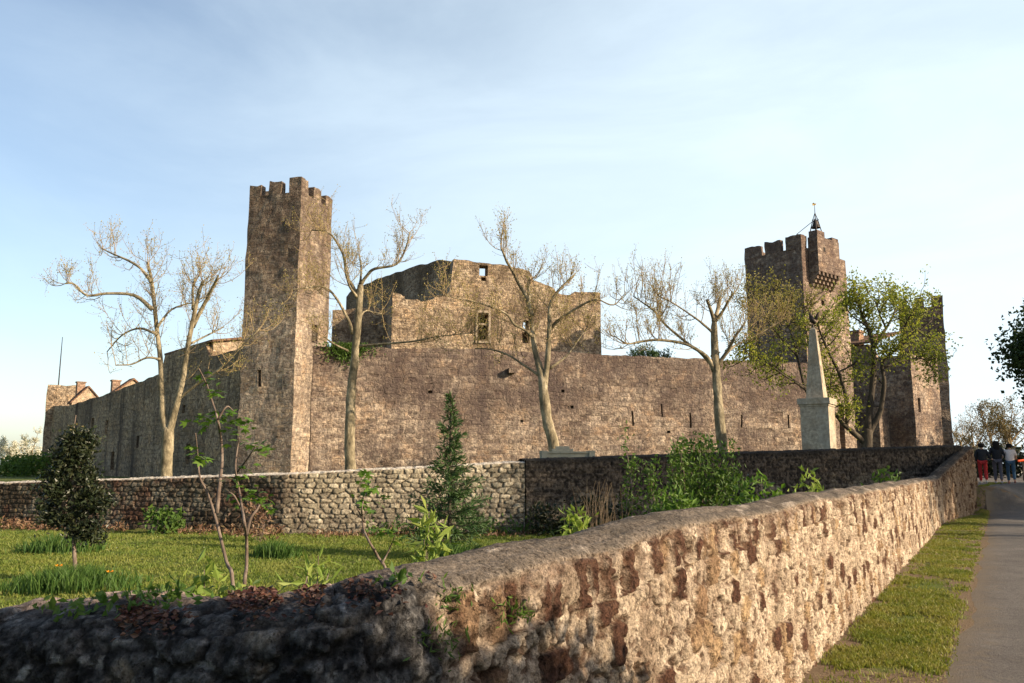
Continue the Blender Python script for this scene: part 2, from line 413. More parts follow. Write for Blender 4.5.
c = t.mix(t.mr(t.math('ADD', at_.outputs['Fac'], t.math('MULTIPLY', t.math('SUBTRACT', b, .5), .8)), .25, .6), c, (.19, .135, .085))
c = t.mix(1.0, c, t.ramp(c_, [(.3, (.6, .6, .6)), (.7, (1.3, 1.3, 1.3))]), 'MULTIPLY')
t.principled(c, .95, t.bump(t.math('ADD', b, c_), .03), .1)
M['ground'] = t.m
dw = GX-fwx(np.maximum(GY, 2.5)); rdx = R0_[0]+(GY-R0_[1])*rd_[0]/rd_[1]-GX
bare = np.where((dw > -.2) & (GY > 1) & (GY < 45), np.maximum(sm(.45, .12, dw), sm(.55, .05, rdx)), 0.)
bare = np.clip(.7*(dw > -.2)*(rdx > -.3)*(GY < 40)*(GY > 1)*sm(.5, .62, fbm(GX*1.1, GY*1.1, 0, 16))+bare*(.15+1.2*fbm(GX*1.7, GY*1.7, 0, 15)), 0, 1)
kind(mk('ground', np.stack([GX, GY, GZ], -1).reshape(-1, 3), Q, M['ground'], smooth=True, col=np.repeat(bare.reshape(-1, 1), 3, 1)), 'structure')

# road: strip parallel to the front wall
rd = np.array((12.17, 20.88)); rd /= np.linalg.norm(rd); rn = np.array((rd[1], -rd[0]))
R0 = np.array((3.46, 7.12))
def roadmat():
    t = NT('worn_asphalt')
    co = t.n('TexCoord').outputs['Object']
    a = t.noise(co, .7, 5, .6); b = t.noise(co, 60, 4, .75); c2 = t.noise(co, 6, 5, .7)
    c = t.ramp(a, [(.3, (.095, .084, .076)), (.55, (.13, .116, .105)), (.72, (.18, .16, .142))])
    c = t.mix(1.0, c, t.ramp(b, [(.3, (.55, .55, .55)), (.7, (1.45, 1.45, 1.4))]), 'MULTIPLY')
    c = t.mix(t.math('MULTIPLY', t.mr(c2, .55, .72), .5), c, (.19, .16, .13))
    c3 = t.noise(co, 1.9, 6, .72)
    c = t.mix(t.math('MULTIPLY', t.mr(c3, .56, .62), .45), c, (.075, .068, .062))
    ck = t.n('TexVoronoi', feature='DISTANCE_TO_EDGE'); t.set(ck.inputs['Vector'], t.mix(.12, co, t.noise(co, 2.2, 3, col=True))); ck.inputs['Scale'].default_value = .55
    c = t.mix(t.math('MULTIPLY', t.mr(ck.outputs['Distance'], .006, .001), .25), c, (.06, .053, .047))
    uvx = t.n('SeparateXYZ'); t.set(uvx.inputs[0], t.n('TexCoord').outputs['UV'])
    edge = t.math('ADD', uvx.outputs[0], t.math('MULTIPLY', t.math('SUBTRACT', c2, .5), .9))
    c = t.mix(t.math('MULTIPLY', t.mr(edge, .55, .05), .9), c, (.17, .135, .095))
    t.principled(c, .95, t.bump(t.math('ADD', b, c2), .012), .15)
    return t.m
M['road'] = roadmat()
ss = np.arange(-14, 110, .25); tt = np.linspace(0, 1, 25)
SS, TT = np.meshgrid(ss, tt, indexing='ij')
wid = 3.9+12*sm(27, 40, SS)
wob = .22*(fbm(SS*1.3, 0*SS, 0, 21)-.5)+.25*(fbm(SS*.35, 0*SS, 0, 22)-.5)
wob = wob-2.2*sm(29.5, 34, SS)
off = wob*(1-TT)+TT*wid
X = R0[0]+rd[0]*SS+rn[0]*off; Y = R0[1]+rd[1]*SS+rn[1]*off
edge = np.minimum(TT, 1-TT)*wid
Z = zg(X, Y)+.03*sm(0, .35, edge)-.012
n1, n2 = SS.shape
idx = np.arange(n1*n2).reshape(n1, n2)
Q = np.stack([idx[:-1, :-1], idx[:-1, 1:], idx[1:, 1:], idx[1:, :-1]], -1).reshape(-1, 4)
kind(mk('road', np.stack([X, Y, Z], -1).reshape(-1, 3), Q, M['road'], uv=np.stack([edge, SS], -1).reshape(-1, 2), smooth=True), 'structure')

# ------------------------------------------------------------------ rubble garden walls (real relief)
def chaikin(P, n=3, keep=.5):
    P = [np.asarray(p, float) for p in P]
    for _ in range(n):
        Qs = [P[0]]
        for a, b in zip(P[:-1], P[1:]):
            Qs += [a*.75+b*.25, a*.25+b*.75]
        Qs.append(P[-1]); P = Qs
    return np.array(P)
def resample(P, us):
    L = np.concatenate([[0], np.cumsum(np.linalg.norm(np.diff(P, axis=0), axis=1))])
    return np.stack([np.interp(us, L, P[:, k]) for k in (0, 1)], -1), L[-1]
def rubble_wall(name, P, us, nprof, thick, top_fn, base_fn, relief, colour, side, batter=.05, rnd=.10, hclip=None):
    """wall swept along polyline P; side=+1: the seen face is on the right of the direction of travel.
    relief(u, w, v, X) -> (offset along normal, colour)"""
    C, Ltot = resample(P, us)
    T = np.gradient(C, axis=0); T /= np.linalg.norm(T, axis=1)[:, None]
    k = 9; pad = np.pad(T, ((k, k), (0, 0)), 'edge')
    T = np.stack([np.convolve(pad[:, i], np.ones(2*k+1)/(2*k+1), 'valid') for i in (0, 1)], -1)
    T /= np.linalg.norm(T, axis=1)[:, None]
    Nn = np.stack([T[:, 1], -T[:, 0]], -1)*side
    zt = top_fn(us, C); zb = base_fn(us, C)
    H = zt-zb
    nf, nr, ntop, nb = nprof
    prof = []                                        # (offset from face inward, height fraction kind)
    rows = []
    for i in range(nf): rows.append(('f', i/(nf)))
    for i in range(nr): rows.append(('r', i/nr))
    for i in range(ntop): rows.append(('t', i/ntop))
    for i in range(nr): rows.append(('r2', i/nr))
    for i in range(nb+1): rows.append(('b', i/nb))
    Vs = []; cols = []; Ws = []
    for kind_, f in rows:
        if kind_ == 'f': inn = batter*f; z = zb+(H-rnd)*f; n_in, n_z = 1., 0.
        elif kind_ == 'r':
            a = f*math.pi/2; inn = batter+rnd*(1-math.cos(a)); z = zt-rnd+rnd*math.sin(a); n_in, n_z = math.cos(a), math.sin(a)
        elif kind_ == 't':
            inn = batter+rnd+(thick-2*batter-2*rnd)*f; z = zt+.03*math.sin(f*math.pi); n_in, n_z = 0., 1.
        elif kind_ == 'r2':
            a = f*math.pi/2; inn = thick-batter-rnd+rnd*math.sin(a); z = zt-rnd+rnd*math.cos(a); n_in, n_z = -math.sin(a), math.cos(a)
        else: inn = thick-batter*(1-f); z = zt-rnd-(H-rnd)*f; n_in, n_z = -1., 0.
        w = {'f': 0, 'r': 0, 't': 0, 'r2': 0, 'b': 0}
        z = np.broadcast_to(z, us.shape)
        dist = inn if kind_ in 'tr2' else inn
        Vs.append((np.full(us.shape, inn), z, np.full(us.shape, n_in), np.full(us.shape, n_z)))
    inn, z, n_in, n_z = [np.stack([v[i] for v in Vs], 0) for i in range(4)]
    U = np.broadcast_to(us, inn.shape)
    off, col = relief(U, inn, z-zb[None], z-zt[None], n_z)
    x = C[None, :, 0]-Nn[None, :, 0]*(inn-off*n_in); y = C[None, :, 1]-Nn[None, :, 1]*(inn-off*n_in)
    zz = z+off*n_z
    V = np.stack([x, y, zz], -1)
    n1, n2 = inn.shape
    idx = np.arange(n1*n2).reshape(n1, n2)
    q = np.stack([idx[:-1, :-1], idx[:-1, 1:], idx[1:, 1:], idx[1:, :-1]], -1)
    q = q if side > 0 else q[..., ::-1]
    q = q.reshape(-1, 4)
    return V.reshape(-1, 3), q, col.reshape(-1, 3)
def lerp(a, b, t): return np.asarray(a)*(1-t[..., None])+np.asarray(b)*t[..., None]

# --- the foreground wall: dark lichened left length, sunlit right length beside the road
FWP = [(-4.6, 2.95), (-2.2, 2.62), (-.75, 2.43), FWC, (.05, 3.15), FWB-(FWB-FWC)*.06, FWB, FWB+(FWE-FWB)*.15, FWE]
P = chaikin(FWP, 3)
us = [0.]; Lr = np.linalg.norm(np.diff(P, axis=0), axis=1).sum()
Lc = np.concatenate([[0], np.cumsum(np.linalg.norm(np.diff(P, axis=0), axis=1))])
while us[-1] < Lr:
    p = np.array([np.interp(us[-1], Lc, P[:, k]) for k in (0, 1)])
    d = np.linalg.norm(p)
    us.append(us[-1]+max(.0062, min(.05, d*.0022)))
us = np.array(us); us[-1] = Lr
UC = float(np.interp(0, [0], [Lc[np.argmin(np.linalg.norm(P-FWC, axis=1))]]))       # arc length at the corner
UB = Lc[np.argmin(np.linalg.norm(P-FWB, axis=1))]
def fw_top(u, C):
    z = np.interp(u, [0, UC-2.2, UC-1.8, UC-1.4, UC-1.0, UC-.15, UC+.3, UC+1.0, UC+1.7, UC+2.4, UB, Lr], [1.06, 1.11, 1.165, 1.25, 1.285, 1.33, 1.38, 1.385, 1.39, 1.44, 1.41, 2.52])
    return z+.05*(fbm(u*1.1, 0*u, 0, 5)-.5)+.015*(fbm(u*7, 0*u, 0, 6)-.5)
def fw_base(u, C): return zg(C[:, 0]+.3, C[:, 1])-.12
def fw_relief(u, inn, v, dt, nz):
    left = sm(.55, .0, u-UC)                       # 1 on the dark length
    s = v+1.0*inn*(nz > .5)                          # coordinate that runs on over the top
    wu = u+.05*(fbm(u*5, s*5, 0, 31)-.5)*2; wv = s+.05*(fbm(u*5, s*5, 3, 32)-.5)*2
    d1, r1, cx, cy = voronoi(wu, wv, .21, .165, 11)
    d2, r2, _, _ = voronoi(wu, wv, .105, .25, 12)     # upright stones under the coping
    up = sm(-.27, -.22, dt)*(nz < .6)*(1-left)
    d = d1*(1-up)+d2*up; r = r1*(1-up)+np.where(up > .5, r2, 0)*up
    r = np.where(up > .5, r2, r1)
    fine = fbm(u*26, s*26, 0, 41, 4); med = fbm(u*7, s*7, 0, 42, 4); coarse = fbm(u*1.5, s*1.5, 0, 43, 3)
    dd = d+.03*(fine-.5)
    thr = .012+.05*np.clip(med-.45, 0, 1)
    cover = (_h((r*9999).astype(np.int64), 3) < .42)*(1-up)          # stones buttered over by mortar
    stone = sm(thr, thr+.014, dd)*np.where(cover > .5, .25, 1.)
    top = sm(.35, .8, nz)
    stone = stone*(1-top*(1-.85*left))
    off = .022*stone+.022*(med-.5)+.030*(fine-.5)+.022*(coarse-.5)
    rec = (_h((r*9999).astype(np.int64), 7) < .35)*up
    off = off-.05*rec*stone
    off = off*(1-.6*top*(1-left))
    off = off*(1-.1*left)+left*.05*(coarse-.5)+.012*(fbm(u*70, s*70, 0, 44, 3)-.5)*(1-.6*top)
    # colours
    h2 = _h((r*99999).astype(np.int64), 11)
    pale = lerp((.33, .26, .19), (.54, .445, .34), h2)
    tan = lerp((.22, .14, .085), (.36, .255, .15), h2)
    brown = lerp((.030, .014, .010), (.115, .056, .036), fine)
    pb = .19+.26*up
    sc = np.where((r < .76)[..., None], pale, tan)
    isb = (_h((r*99999).astype(np.int64), 13) < pb)
    sc = np.where(isb[..., None], brown, sc)
    mort = lerp((.33, .255, .185), (.53, .43, .33), sm(.3, .7, med))
    col = lerp(mort, sc, stone)*(.82+.36*fine)[..., None]
    shade_edge = sm(.030, .010, dd)*sm(-.02, .012, dd)*(1-cover)*sm(.35, .6, fbm(u*5, s*5, 0, 54, 3))  # thin shadow line painted around some of the bare stones
    col = lerp(col, (.13, .08, .055), np.clip(shade_edge, 0, 1)*.75*(1-top)); off = off-.010*np.clip(shade_edge, 0, 1)*(1-top)
    pits = sm(.55, .68, fbm(u*21, s*24, 0, 47, 4))*.85; off = off-.014*pits*(1-top)              # pitting, reddish dirt
    col = lerp(col, (.085, .045, .028), pits*(1-top))
    dirt = sm(.50, .70, fbm(u*3.6, s*3.0, 0, 48, 5))*.5
    col = lerp(col, (.13, .075, .048), dirt*(1-top)*.75)
    run = sm(-.03, -.26, dt); run = (1-run)*sm(.42, .6, fbm(u*6, s*1.2, 0, 49, 3))
    col = lerp(col, (.12, .07, .05), run*.5*(nz < .75)*(1-top))
    capc = lerp((.09, .075, .06), (.165, .135, .108), sm(.3, .7, fbm(u*3, inn*6, 0, 51, 5)))
    capc = lerp(capc, (.34, .29, .24), sm(.66, .74, fbm(u*4, inn*9, 0, 52, 4))*.8)
    capc = lerp(capc, (.10, .085, .07), sm(.62, .72, fbm(u*9, inn*12, 0, 53, 4))*.6)
    col = lerp(col, capc, top)
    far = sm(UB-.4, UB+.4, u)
    col = lerp(col, col*np.array((.55, .52, .50)), far)  # length past the bend darkened: its tree shade painted in
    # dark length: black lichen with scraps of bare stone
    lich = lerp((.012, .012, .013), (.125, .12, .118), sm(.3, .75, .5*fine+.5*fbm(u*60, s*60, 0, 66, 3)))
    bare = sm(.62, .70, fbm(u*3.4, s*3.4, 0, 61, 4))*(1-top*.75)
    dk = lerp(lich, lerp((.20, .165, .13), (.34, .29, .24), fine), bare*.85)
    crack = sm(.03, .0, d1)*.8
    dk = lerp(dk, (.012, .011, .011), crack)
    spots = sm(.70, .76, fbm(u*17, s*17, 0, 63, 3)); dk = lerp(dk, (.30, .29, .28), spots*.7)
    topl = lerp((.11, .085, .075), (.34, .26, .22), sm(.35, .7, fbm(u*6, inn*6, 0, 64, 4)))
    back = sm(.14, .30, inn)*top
    dk = lerp(dk, topl, back)  # back of the top paler: litter tone with sky light painted in
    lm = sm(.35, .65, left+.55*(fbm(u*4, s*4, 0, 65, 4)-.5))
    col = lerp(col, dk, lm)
    return off, np.clip(col, .005, .8)
def fw_build():
    V, q, col = rubble_wall('w', P, us, (190, 16, 46, 12), .52, fw_top, fw_base, fw_relief, None, 1)
    return V, q, col
# the left length is thicker: widen by pushing the back out through the polyline offset (done in relief of inn)
V, q, col = fw_build()
# thicken left length towards the garden
n_rows = 190+16+46+16+13
Vg = V.reshape(n_rows, len(us), 3)
C, _ = resample(P, us)
T = np.gradient(C, axis=0); T /= np.linalg.norm(T, axis=1)[:, None]
Nin = np.stack([-T[:, 1], T[:, 0]], -1)
inn = np.einsum('ijk,jk->ij', Vg[..., :2]-C[None], Nin)
push = sm(.12, .50, inn)*(.38*sm(.1, -.5, us-UC))[None]
Vg[..., :2] += Nin[None]*push[..., None]
Vg[..., 2] -= .025*sm(.2, .9, inn+push)*sm(.1, -.6, us-UC)[None]*(inn < .5)
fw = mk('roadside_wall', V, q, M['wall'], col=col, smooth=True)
tag(fw, 'rough rubble wall with rounded mortar top in the foreground, running along the road', 'stone wall')

# --- garden back walls
def bw_relief_factory(seed, dark):
    def f(u, inn, v, dt, nz):
        s = v+inn*(nz > .5)
        wu = u+.07*(fbm(u*3, s*3, 0, seed)-.5); wv = s+.06*(fbm(u*3, s*3, 3, seed+1)-.5)
        d, r, cx, cy = voronoi(wu, wv, .27, .13, seed+2, .8, True, .85)
        fine = fbm(u*14, s*14, 0, seed+3); med = fbm(u*3.5, s*3.5, 0, seed+4); coarse = fbm(u*.5, s*.5, 0, seed+5)
        top = sm(.3, .7, nz)
        st = sm(.004, .030, d+.02*(fine-.5))*(1-top)
        off = .03*st+.03*(fine-.5)+.025*(r-.5)
        h2 = _h((r*99999).astype(np.int64), 11)
        sc = lerp((.26, .22, .155), (.50, .43, .32), h2)*(.75+.5*fine)[..., None]
        jc = np.array((.12, .095, .068))
        col = lerp(np.broadcast_to(jc, sc.shape), sc, st)
        weather = sm(.45, .68, med*.6+coarse*.5)
        col = lerp(col, (.09, .075, .06), weather*.55)
        cap = lerp((.42, .37, .30), (.62, .55, .46), sm(.3, .7, fine))
        col = lerp(col, cap, top*(1-dark))
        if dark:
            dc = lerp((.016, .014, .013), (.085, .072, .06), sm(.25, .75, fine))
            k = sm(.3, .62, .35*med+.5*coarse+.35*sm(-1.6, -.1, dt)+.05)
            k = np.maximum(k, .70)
            col = lerp(col, dc, k)  # whole wall pulled near-black, darkest along the top
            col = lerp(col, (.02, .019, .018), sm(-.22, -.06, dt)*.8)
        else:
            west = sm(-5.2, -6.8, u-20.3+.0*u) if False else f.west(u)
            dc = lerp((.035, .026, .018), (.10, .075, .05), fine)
            growth_shade = sm(.36, .6, med*.7+.5*coarse*.6)
            col = lerp(col, dc, west*np.maximum(growth_shade, .62)*(1-top))  # west length darkened: wall growth, plus its grazing shade painted in
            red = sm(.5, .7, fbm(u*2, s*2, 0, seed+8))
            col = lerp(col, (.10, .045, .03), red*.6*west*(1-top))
        return off, np.clip(col, .005, .8)
    return f
Pl = np.array([BW[1], BW[2], BW[3], BW[4]])
Ll = np.concatenate([[0], np.cumsum(np.linalg.norm(np.diff(Pl, axis=0), axis=1))])
ul = np.arange(0, Ll[-1], .022)
rel = bw_relief_factory(100, 0); UW = Ll[2]
rel.west = lambda u: sm(UW+.9, UW-.9, u)
def bl_top(u, C): return np.interp(u, Ll, [1.1, 1.27, 1.555, 1.87])+.03*(fbm(u*2, 0*u, 0, 7)-.5)
def b_base(u, C): return np.full(u.shape, -.12)
V, q, col = rubble_wall('w', Pl, ul, (84, 5, 10, 6), .5, bl_top, b_base, rel, None, 1, .03, .05)
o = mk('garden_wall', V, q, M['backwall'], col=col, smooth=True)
tag(o, 'pale garden wall of coursed stones with a light cap, behind the lawn at left', 'stone wall')
Pd = np.array([BW[4]+np.array((.02, -.02)), BW[5]])
Ld = np.linalg.norm(Pd[1]-Pd[0]); ud = np.arange(0, Ld, .028)
def bd_top(u, C): return np.interp(u, [0, Ld], [1.93, 2.52])+.02*(fbm(u*2, 0*u, 0, 8)-.5)
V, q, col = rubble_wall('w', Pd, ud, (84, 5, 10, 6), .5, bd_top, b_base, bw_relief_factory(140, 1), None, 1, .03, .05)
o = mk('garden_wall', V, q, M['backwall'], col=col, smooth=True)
tag(o, 'dark garden wall behind the bushes, running right to the end of the roadside wall', 'stone wall')

# ------------------------------------------------------------------ castle masonry
def jit3(V, amp, sc=1.15, seed=50):
    V = np.asarray(V, float)
    for k in range(3):
        V[:, k] += amp*(fbm(V[:, 0]*sc, V[:, 1]*sc, V[:, 2]*sc, seed+k, 3)-.5)*2*(0.5 if k == 2 else 1)
    return V
def wall_box(mb, P0, P1, thick, z0, top, holes=(), step=.35, batter=0., amp=.05, u_off=0., back=True, zstep=None):
    """straight wall; face looks to the right of P0->P1; extends 'thick' behind. top: function(u)->z"""
    P0 = np.asarray(P0, float); P1 = np.asarray(P1, float)
    L = np.linalg.norm(P1-P0); d = (P1-P0)/L; n = np.array((d[1], -d[0]))
    U = list(np.linspace(0, L, max(2, int(L/step)+1))); 
    ztop = max(float(np.max(top(np.linspace(0, L, 200)))), z0+.5)
    Zs = list(np.arange(z0, ztop+.001, zstep or step*1.4))+[ztop+.01]
    for h in holes: U += [h[0], h[1]]; Zs += [h[2], h[3]]
    def uniq(a, fixed):
        a = sorted(a); out = []
        for v in a:
            if out and v-out[-1] < .06:
                if any(abs(v-q) < 1e-6 for q in fixed): out[-1] = v if not any(abs(out[-1]-q) < 1e-6 for q in fixed) else out[-1]; 
                if out[-1] != v and any(abs(v-q) < 1e-6 for q in fixed): out.append(v)
                continue
            out.append(v)
        return np.array(out)
    U = uniq(U, [h[0] for h in holes]+[h[1] for h in holes]); Zs = uniq(Zs, [h[2] for h in holes]+[h[3] for h in holes])
    T = top(U)
    nu, nz = len(U), len(Zs)
    for side in ((0, 1) if back else (0,)):
        V = []; uv = []
        for k, z in enumerate(Zs):
            zz = np.minimum(z, T)
            bt = batter*(ztop-zz)
            o = n[None]*(bt[:, None]) if side == 0 else -n[None]*thick
            p = P0[None]+d[None]*U[:, None]+o
            V.append(np.concatenate([p, zz[:, None]], 1)); uv.append(np.stack([U+u_off+side*53, zz], 1))
        V = jit3(np.concatenate(V), amp); uv = np.concatenate(uv)
        Fs = []
        for k in range(nz-1):
            for i in range(nu-1):
                if Zs[k] >= T[i]-1e-4 and Zs[k] >= T[i+1]-1e-4: continue
                um, zm = (U[i]+U[i+1])/2, (Zs[k]+Zs[k+1])/2
                if any(h[0] < um < h[1] and h[2] < zm < h[3] and (side == 0 or h[4] is None) for h in holes): continue
                a, b, c, e = k*nu+i, k*nu+i+1, (k+1)*nu+i+1, (k+1)*nu+i
                Fs.append((a, b, c, e) if side == 0 else (b, a, e, c))
        mb.add(V, Fs, uv)
    # top
    V = []; uv = []
    bt = batter*(ztop-T)
    pf = P0[None]+d[None]*U[:, None]+n[None]*bt[:, None]; pb = P0[None]+d[None]*U[:, None]-n[None]*thick
    V = jit3(np.concatenate([np.concatenate([pf, T[:, None]], 1), np.concatenate([pb, T[:, None]], 1)]), amp)
    mb.add(V, [(i, i+1, nu+i+1, nu+i) for i in range(nu-1)], np.concatenate([np.stack([U+u_off, 0*U], 1), np.stack([U+u_off, 0*U+thick], 1)]))
    for i, e in ((0, 0), (nu-1, 1)):
        V = []; uv = []
        for z in Zs:
            zz = min(z, T[i]); b0 = batter*(ztop-zz)
            V += [(*(P0+d*U[i]+n*b0), zz), (*(P0+d*U[i]-n*thick), zz)]; uv += [(u_off+e*L+91, zz), (u_off+e*L+91+thick, zz)]
        V = jit3(V, amp)
        mb.add(V, [(2*k, 2*k+1, 2*k+3, 2*k+2) for k in range(nz-1) if Zs[k] < T[i]-1e-4], uv)
    return d, n, L
def recess(P0, d, n, h, thick, amp=.05, arch=False):
    """jambs, sill, head and (when blind) back of a hole, as one small mesh builder"""
    mb = MB(); dep = h[4] if h[4] is not None else thick
    def pt(u, z, k): 
        p = np.asarray(P0)+d*u-n*k
        return (*p, z)
    q = []
    for k in (0, dep):
        q += [pt(h[0], h[2], k), pt(h[1], h[2], k), pt(h[1], h[3], k), pt(h[0], h[3], k)]
    V = jit3(np.array(q), amp)
    Fs = [(0, 1, 5, 4), (1, 2, 6, 5), (2, 3, 7, 6), (3, 0, 4, 7)]
    if h[4] is not None: Fs.append((4, 5, 6, 7))
    mb.add(V, Fs, [(v[0]+v[1], v[2]) for v in V])
    return mb
def jag(base, amp, sc, seed, pts=None):
    def f(u):
        u = np.asarray(u, float)
        b = np.interp(u, [p[0] for p in pts], [p[1] for p in pts]) if pts else np.full(u.shape, base)
        return b+amp*2*(fbm(u*sc, 0*u, 0, seed, 4)-.5)
    return f
def square_tower(root, corner, n1a, w1, w2, z0, zf, zm, mat, mer1, mer2, holes1=(), holes2=(), step=.3, amp=.075, batter=0., mnames=True):
    """corner: front vertical edge; n1a angle (deg from -Y towards +X) of left face; returns dirs"""
    a1 = R(n1a); n1 = np.array((math.sin(a1), -math.cos(a1))); n2 = np.array((-n1[1], n1[0]))
    d1 = np.array((-n1[1], n1[0]))          # along left face, towards the right
    d2 = np.array((-n2[1], n2[0]))
    K = np.asarray(corner, float)
    A = K-d1*w1; B = K+d2*w2; Dd = A+d2*w2
    mb = MB(); tf = lambda u: np.full(np.shape(u), zf)
    for (p, q_, hl, uo) in ((A, K, holes1, 0), (K, B, holes2, 11), (B, Dd, (), 23), (Dd, A, (), 37)):
        wall_box(mb, p, q_, .7, z0, tf, hl, step, batter, amp, uo, back=False)
    fl = [(*A, zf-.05), (*K, zf-.05), (*B, zf-.05), (*Dd, zf-.05)]
    mb.add(fl, [(0, 1, 2, 3)], [(0, 0), (w1, 0), (w1, w2), (0, w2)])
    body = mb.build('masonry', mat, root)
    for (P0, dd, nn, hl) in ((A, d1, n1, holes1), (K, d2, n2, holes2)):
        for h in hl: recess(P0, dd, nn, h, .7, amp).build(h[5], mat, root)
    # merlons
    def mer(c, ax, ay, hx, hy, h):
        ax = np.asarray(ax); nn = np.array((ax[1], -ax[0])); c = np.asarray(c)
        m = MB(); wall_box(m, c-ax*hx+nn*hy, c+ax*hx+nn*hy, 2*hy, zf-.02, jag(h-.04, .13, 1.9, int(abs(c[0]*37+c[1]*11)) % 900), (), .2, 0, .075, float(c[0]), zstep=.2)
        return m.build('merlon', mat, root)
    th = .42
    for m_ in mer1:      # (u0,u1,top) along left face from its left end
        c = A+d1*(m_[0]+m_[1])/2-n1*th/2; mer(c, d1, -n1, (m_[1]-m_[0])/2, th/2, m_[2])
    for m_ in mer2:
        c = K+d2*(m_[0]+m_[1])/2-n2*th/2; mer(c, d2, -n2, (m_[1]-m_[0])/2, th/2, m_[2])
    for m_ in mer2[1:]:    # far sides repeat
        c = A+d2*(m_[0]+m_[1])/2+n1*0+d1*th/2; mer(c, d2, d1, (m_[1]-m_[0])/2, th/2, zm)
    for m_ in mer1[1:-1]:
        c = Dd+d1*(m_[0]+m_[1])/2-d2*th/2; mer(c, d1, d2, (m_[1]-m_[0])/2, th/2, zm)
    return A, K, B, Dd, d1, d2, n1, n2
def bev(o, w):
    md = o.modifiers.new('b', 'BEVEL'); md.width = w; md.segments = 2; md.limit_method = 'ANGLE'
def roughen(o, amp, sc=2.0):
    me = o.data; n = len(me.vertices); co = np.empty(n*3, np.float32); me.vertices.foreach_get('co', co)
    V = co.reshape(-1, 3).astype(float); V = jit3(V, amp, sc, 71); me.vertices.foreach_set('co', V.astype(np.float32).ravel()); me.update()

# left tower -------------------------------------------------
K1 = (-11.6, 44.0)
tw = thing('stone_tower', 'tall slender battlemented tower of brown stone left of the long curtain wall', 'tower', (*K1, 1.0))
n2d = np.array((.29, .956))
d2_ = np.array((math.cos(R(73)), math.sin(R(73))))
def h2(px0, px1, py0, py1, dep, nm): 
    u0, z1 = hit(px0, py0, K1, d2_); u1, z0 = hit(px1, py1, K1, d2_)
    return (max(.1, u0), u1, z0, z1, dep, nm)
hl2 = [h2(312, 318, 324, 344, 1.2, 'doorway'), (.30, .5, 9.2, 9.9, .5, 'putlog_hole'), (.25, .55, 15.9, 16.25, .5, 'putlog_hole')]
A1, _, B1, D1, *_r = square_tower(tw, K1, -17, 3.35, 3.4, .2, 16.75, 17.5, M['tower'],
    [(0, .75, 17.45), (1.25, 2.05, 17.5), (2.6, 3.35, 17.6)], [(.42, .7, 17.6), (1.3, 2.1, 17.45), (2.65, 3.4, 17.35)],
    [(1.1, 1.3, 6.0, 6.9, .6, 'arrow_slit')], hl2)

# long curtain wall ------------------------------------------
CP0 = np.array((-11.05, 45.75)); CP1 = np.array((19.2, 52.5))
cd = (CP1-CP0)/np.linalg.norm(CP1-CP0); cn = np.array((cd[1], -cd[0]))
cw = thing('curtain_wall', 'long high curtain wall of weathered brown stone between the left tower and the obelisk', 'castle wall', (*((CP0+CP1)/2), 1.0))
holes = []
for px, y0, y1 in ((632, 411, 426), (661.5, 404, 417), (690, 413, 428), (741, 415, 428), (788, 415, 428)):
    u, zt = hit(px, y0, CP0, cd); u2, zb = hit(px, y1, CP0, cd)
    holes.append((u-.055, u+.055, zb, zt, .9, 'arrow_slit'))
for px, y in ((563, 391), (572, 407), (430, 392), (521, 421), (668, 432)):
    u, z = hit(px, y, CP0, cd); s_ = .09+.05*random.random()
    holes.append((u-s_, u+s_, z-.08, z+.08, .35, 'putlog_hole'))
Lcw = np.linalg.norm(CP1-CP0)
ctop = jag(0, .13, 1.1, 9, [(0, 8.35), (6, 8.5), (14, 8.45), (22, 8.35), (26, 8.25), (Lcw, 8.2)])
mb = MB(); d, n, L = wall_box(mb, CP0, CP1, 1.3, .2, ctop, holes, .3, 0.012, .07)
mb.build('masonry', M['curtain'], cw)
for h in holes:
    b0 = .012*(8.5-h[2]); recess(CP0+n*b0*.7, d, n, h, 1.3, .03).build(h[5], M['curtain'], cw)
u, z = hit(511, 371, CP0, cd); mbx = MB(); c = CP0+cd*u+cn*.15; mbx.obox(c, cd, cn, .22, .32, z-.15, z+.12); mbx.build('corbel', M['curtain'], cw)

# left rampart (in shade, receding) --------------------------
RP1 = np.array((-14.4, 45.6)); RP0 = np.array((-44.6, 80.5))
rdv = (RP1-RP0)/np.linalg.norm(RP1-RP0); rnv = np.array((rdv[1], -rdv[0]))
Lr_ = np.linalg.norm(RP1-RP0)
def rp(px, py): return hit(px, py, RP0, rdv)
pts = [rp(46, 405), rp(68, 406), rp(110, 393), rp(163, 373), rp(164.2, 355), rp(206, 342), rp(208, 357), rp(240, 349)]
ra = thing('rampart_wall', 'shaded grey rampart wall receding at far left with dark water streaks', 'castle wall', (*((RP0+RP1)/2), 1.0))
holes = []
for px, y0, y1, w in ((148, 0, 0, 0), (138, 436, 448, .25), (107, 420, 434, .35), (113, 452, 470, .35), (188.5, 444, 464, .28), (93, 418, 428, .4), (184, 405, 413, .22)):
    if w == 0: continue
    u, zt = rp(px, y0); _, zb = rp(px, y1); holes.append((u-w, u+w, zb, zt, .8, 'window_opening'))
mb = MB(); d, n, L = wall_box(mb, RP0, RP1, 1.2, .2, jag(0, .08, .7, 19, pts), holes, .45, 0, .08)
mb.build('masonry', M['rampart'], ra)
for h in holes: recess(RP0, d, n, h, 1.2, .03).build(h[5], M['rampart'], ra)

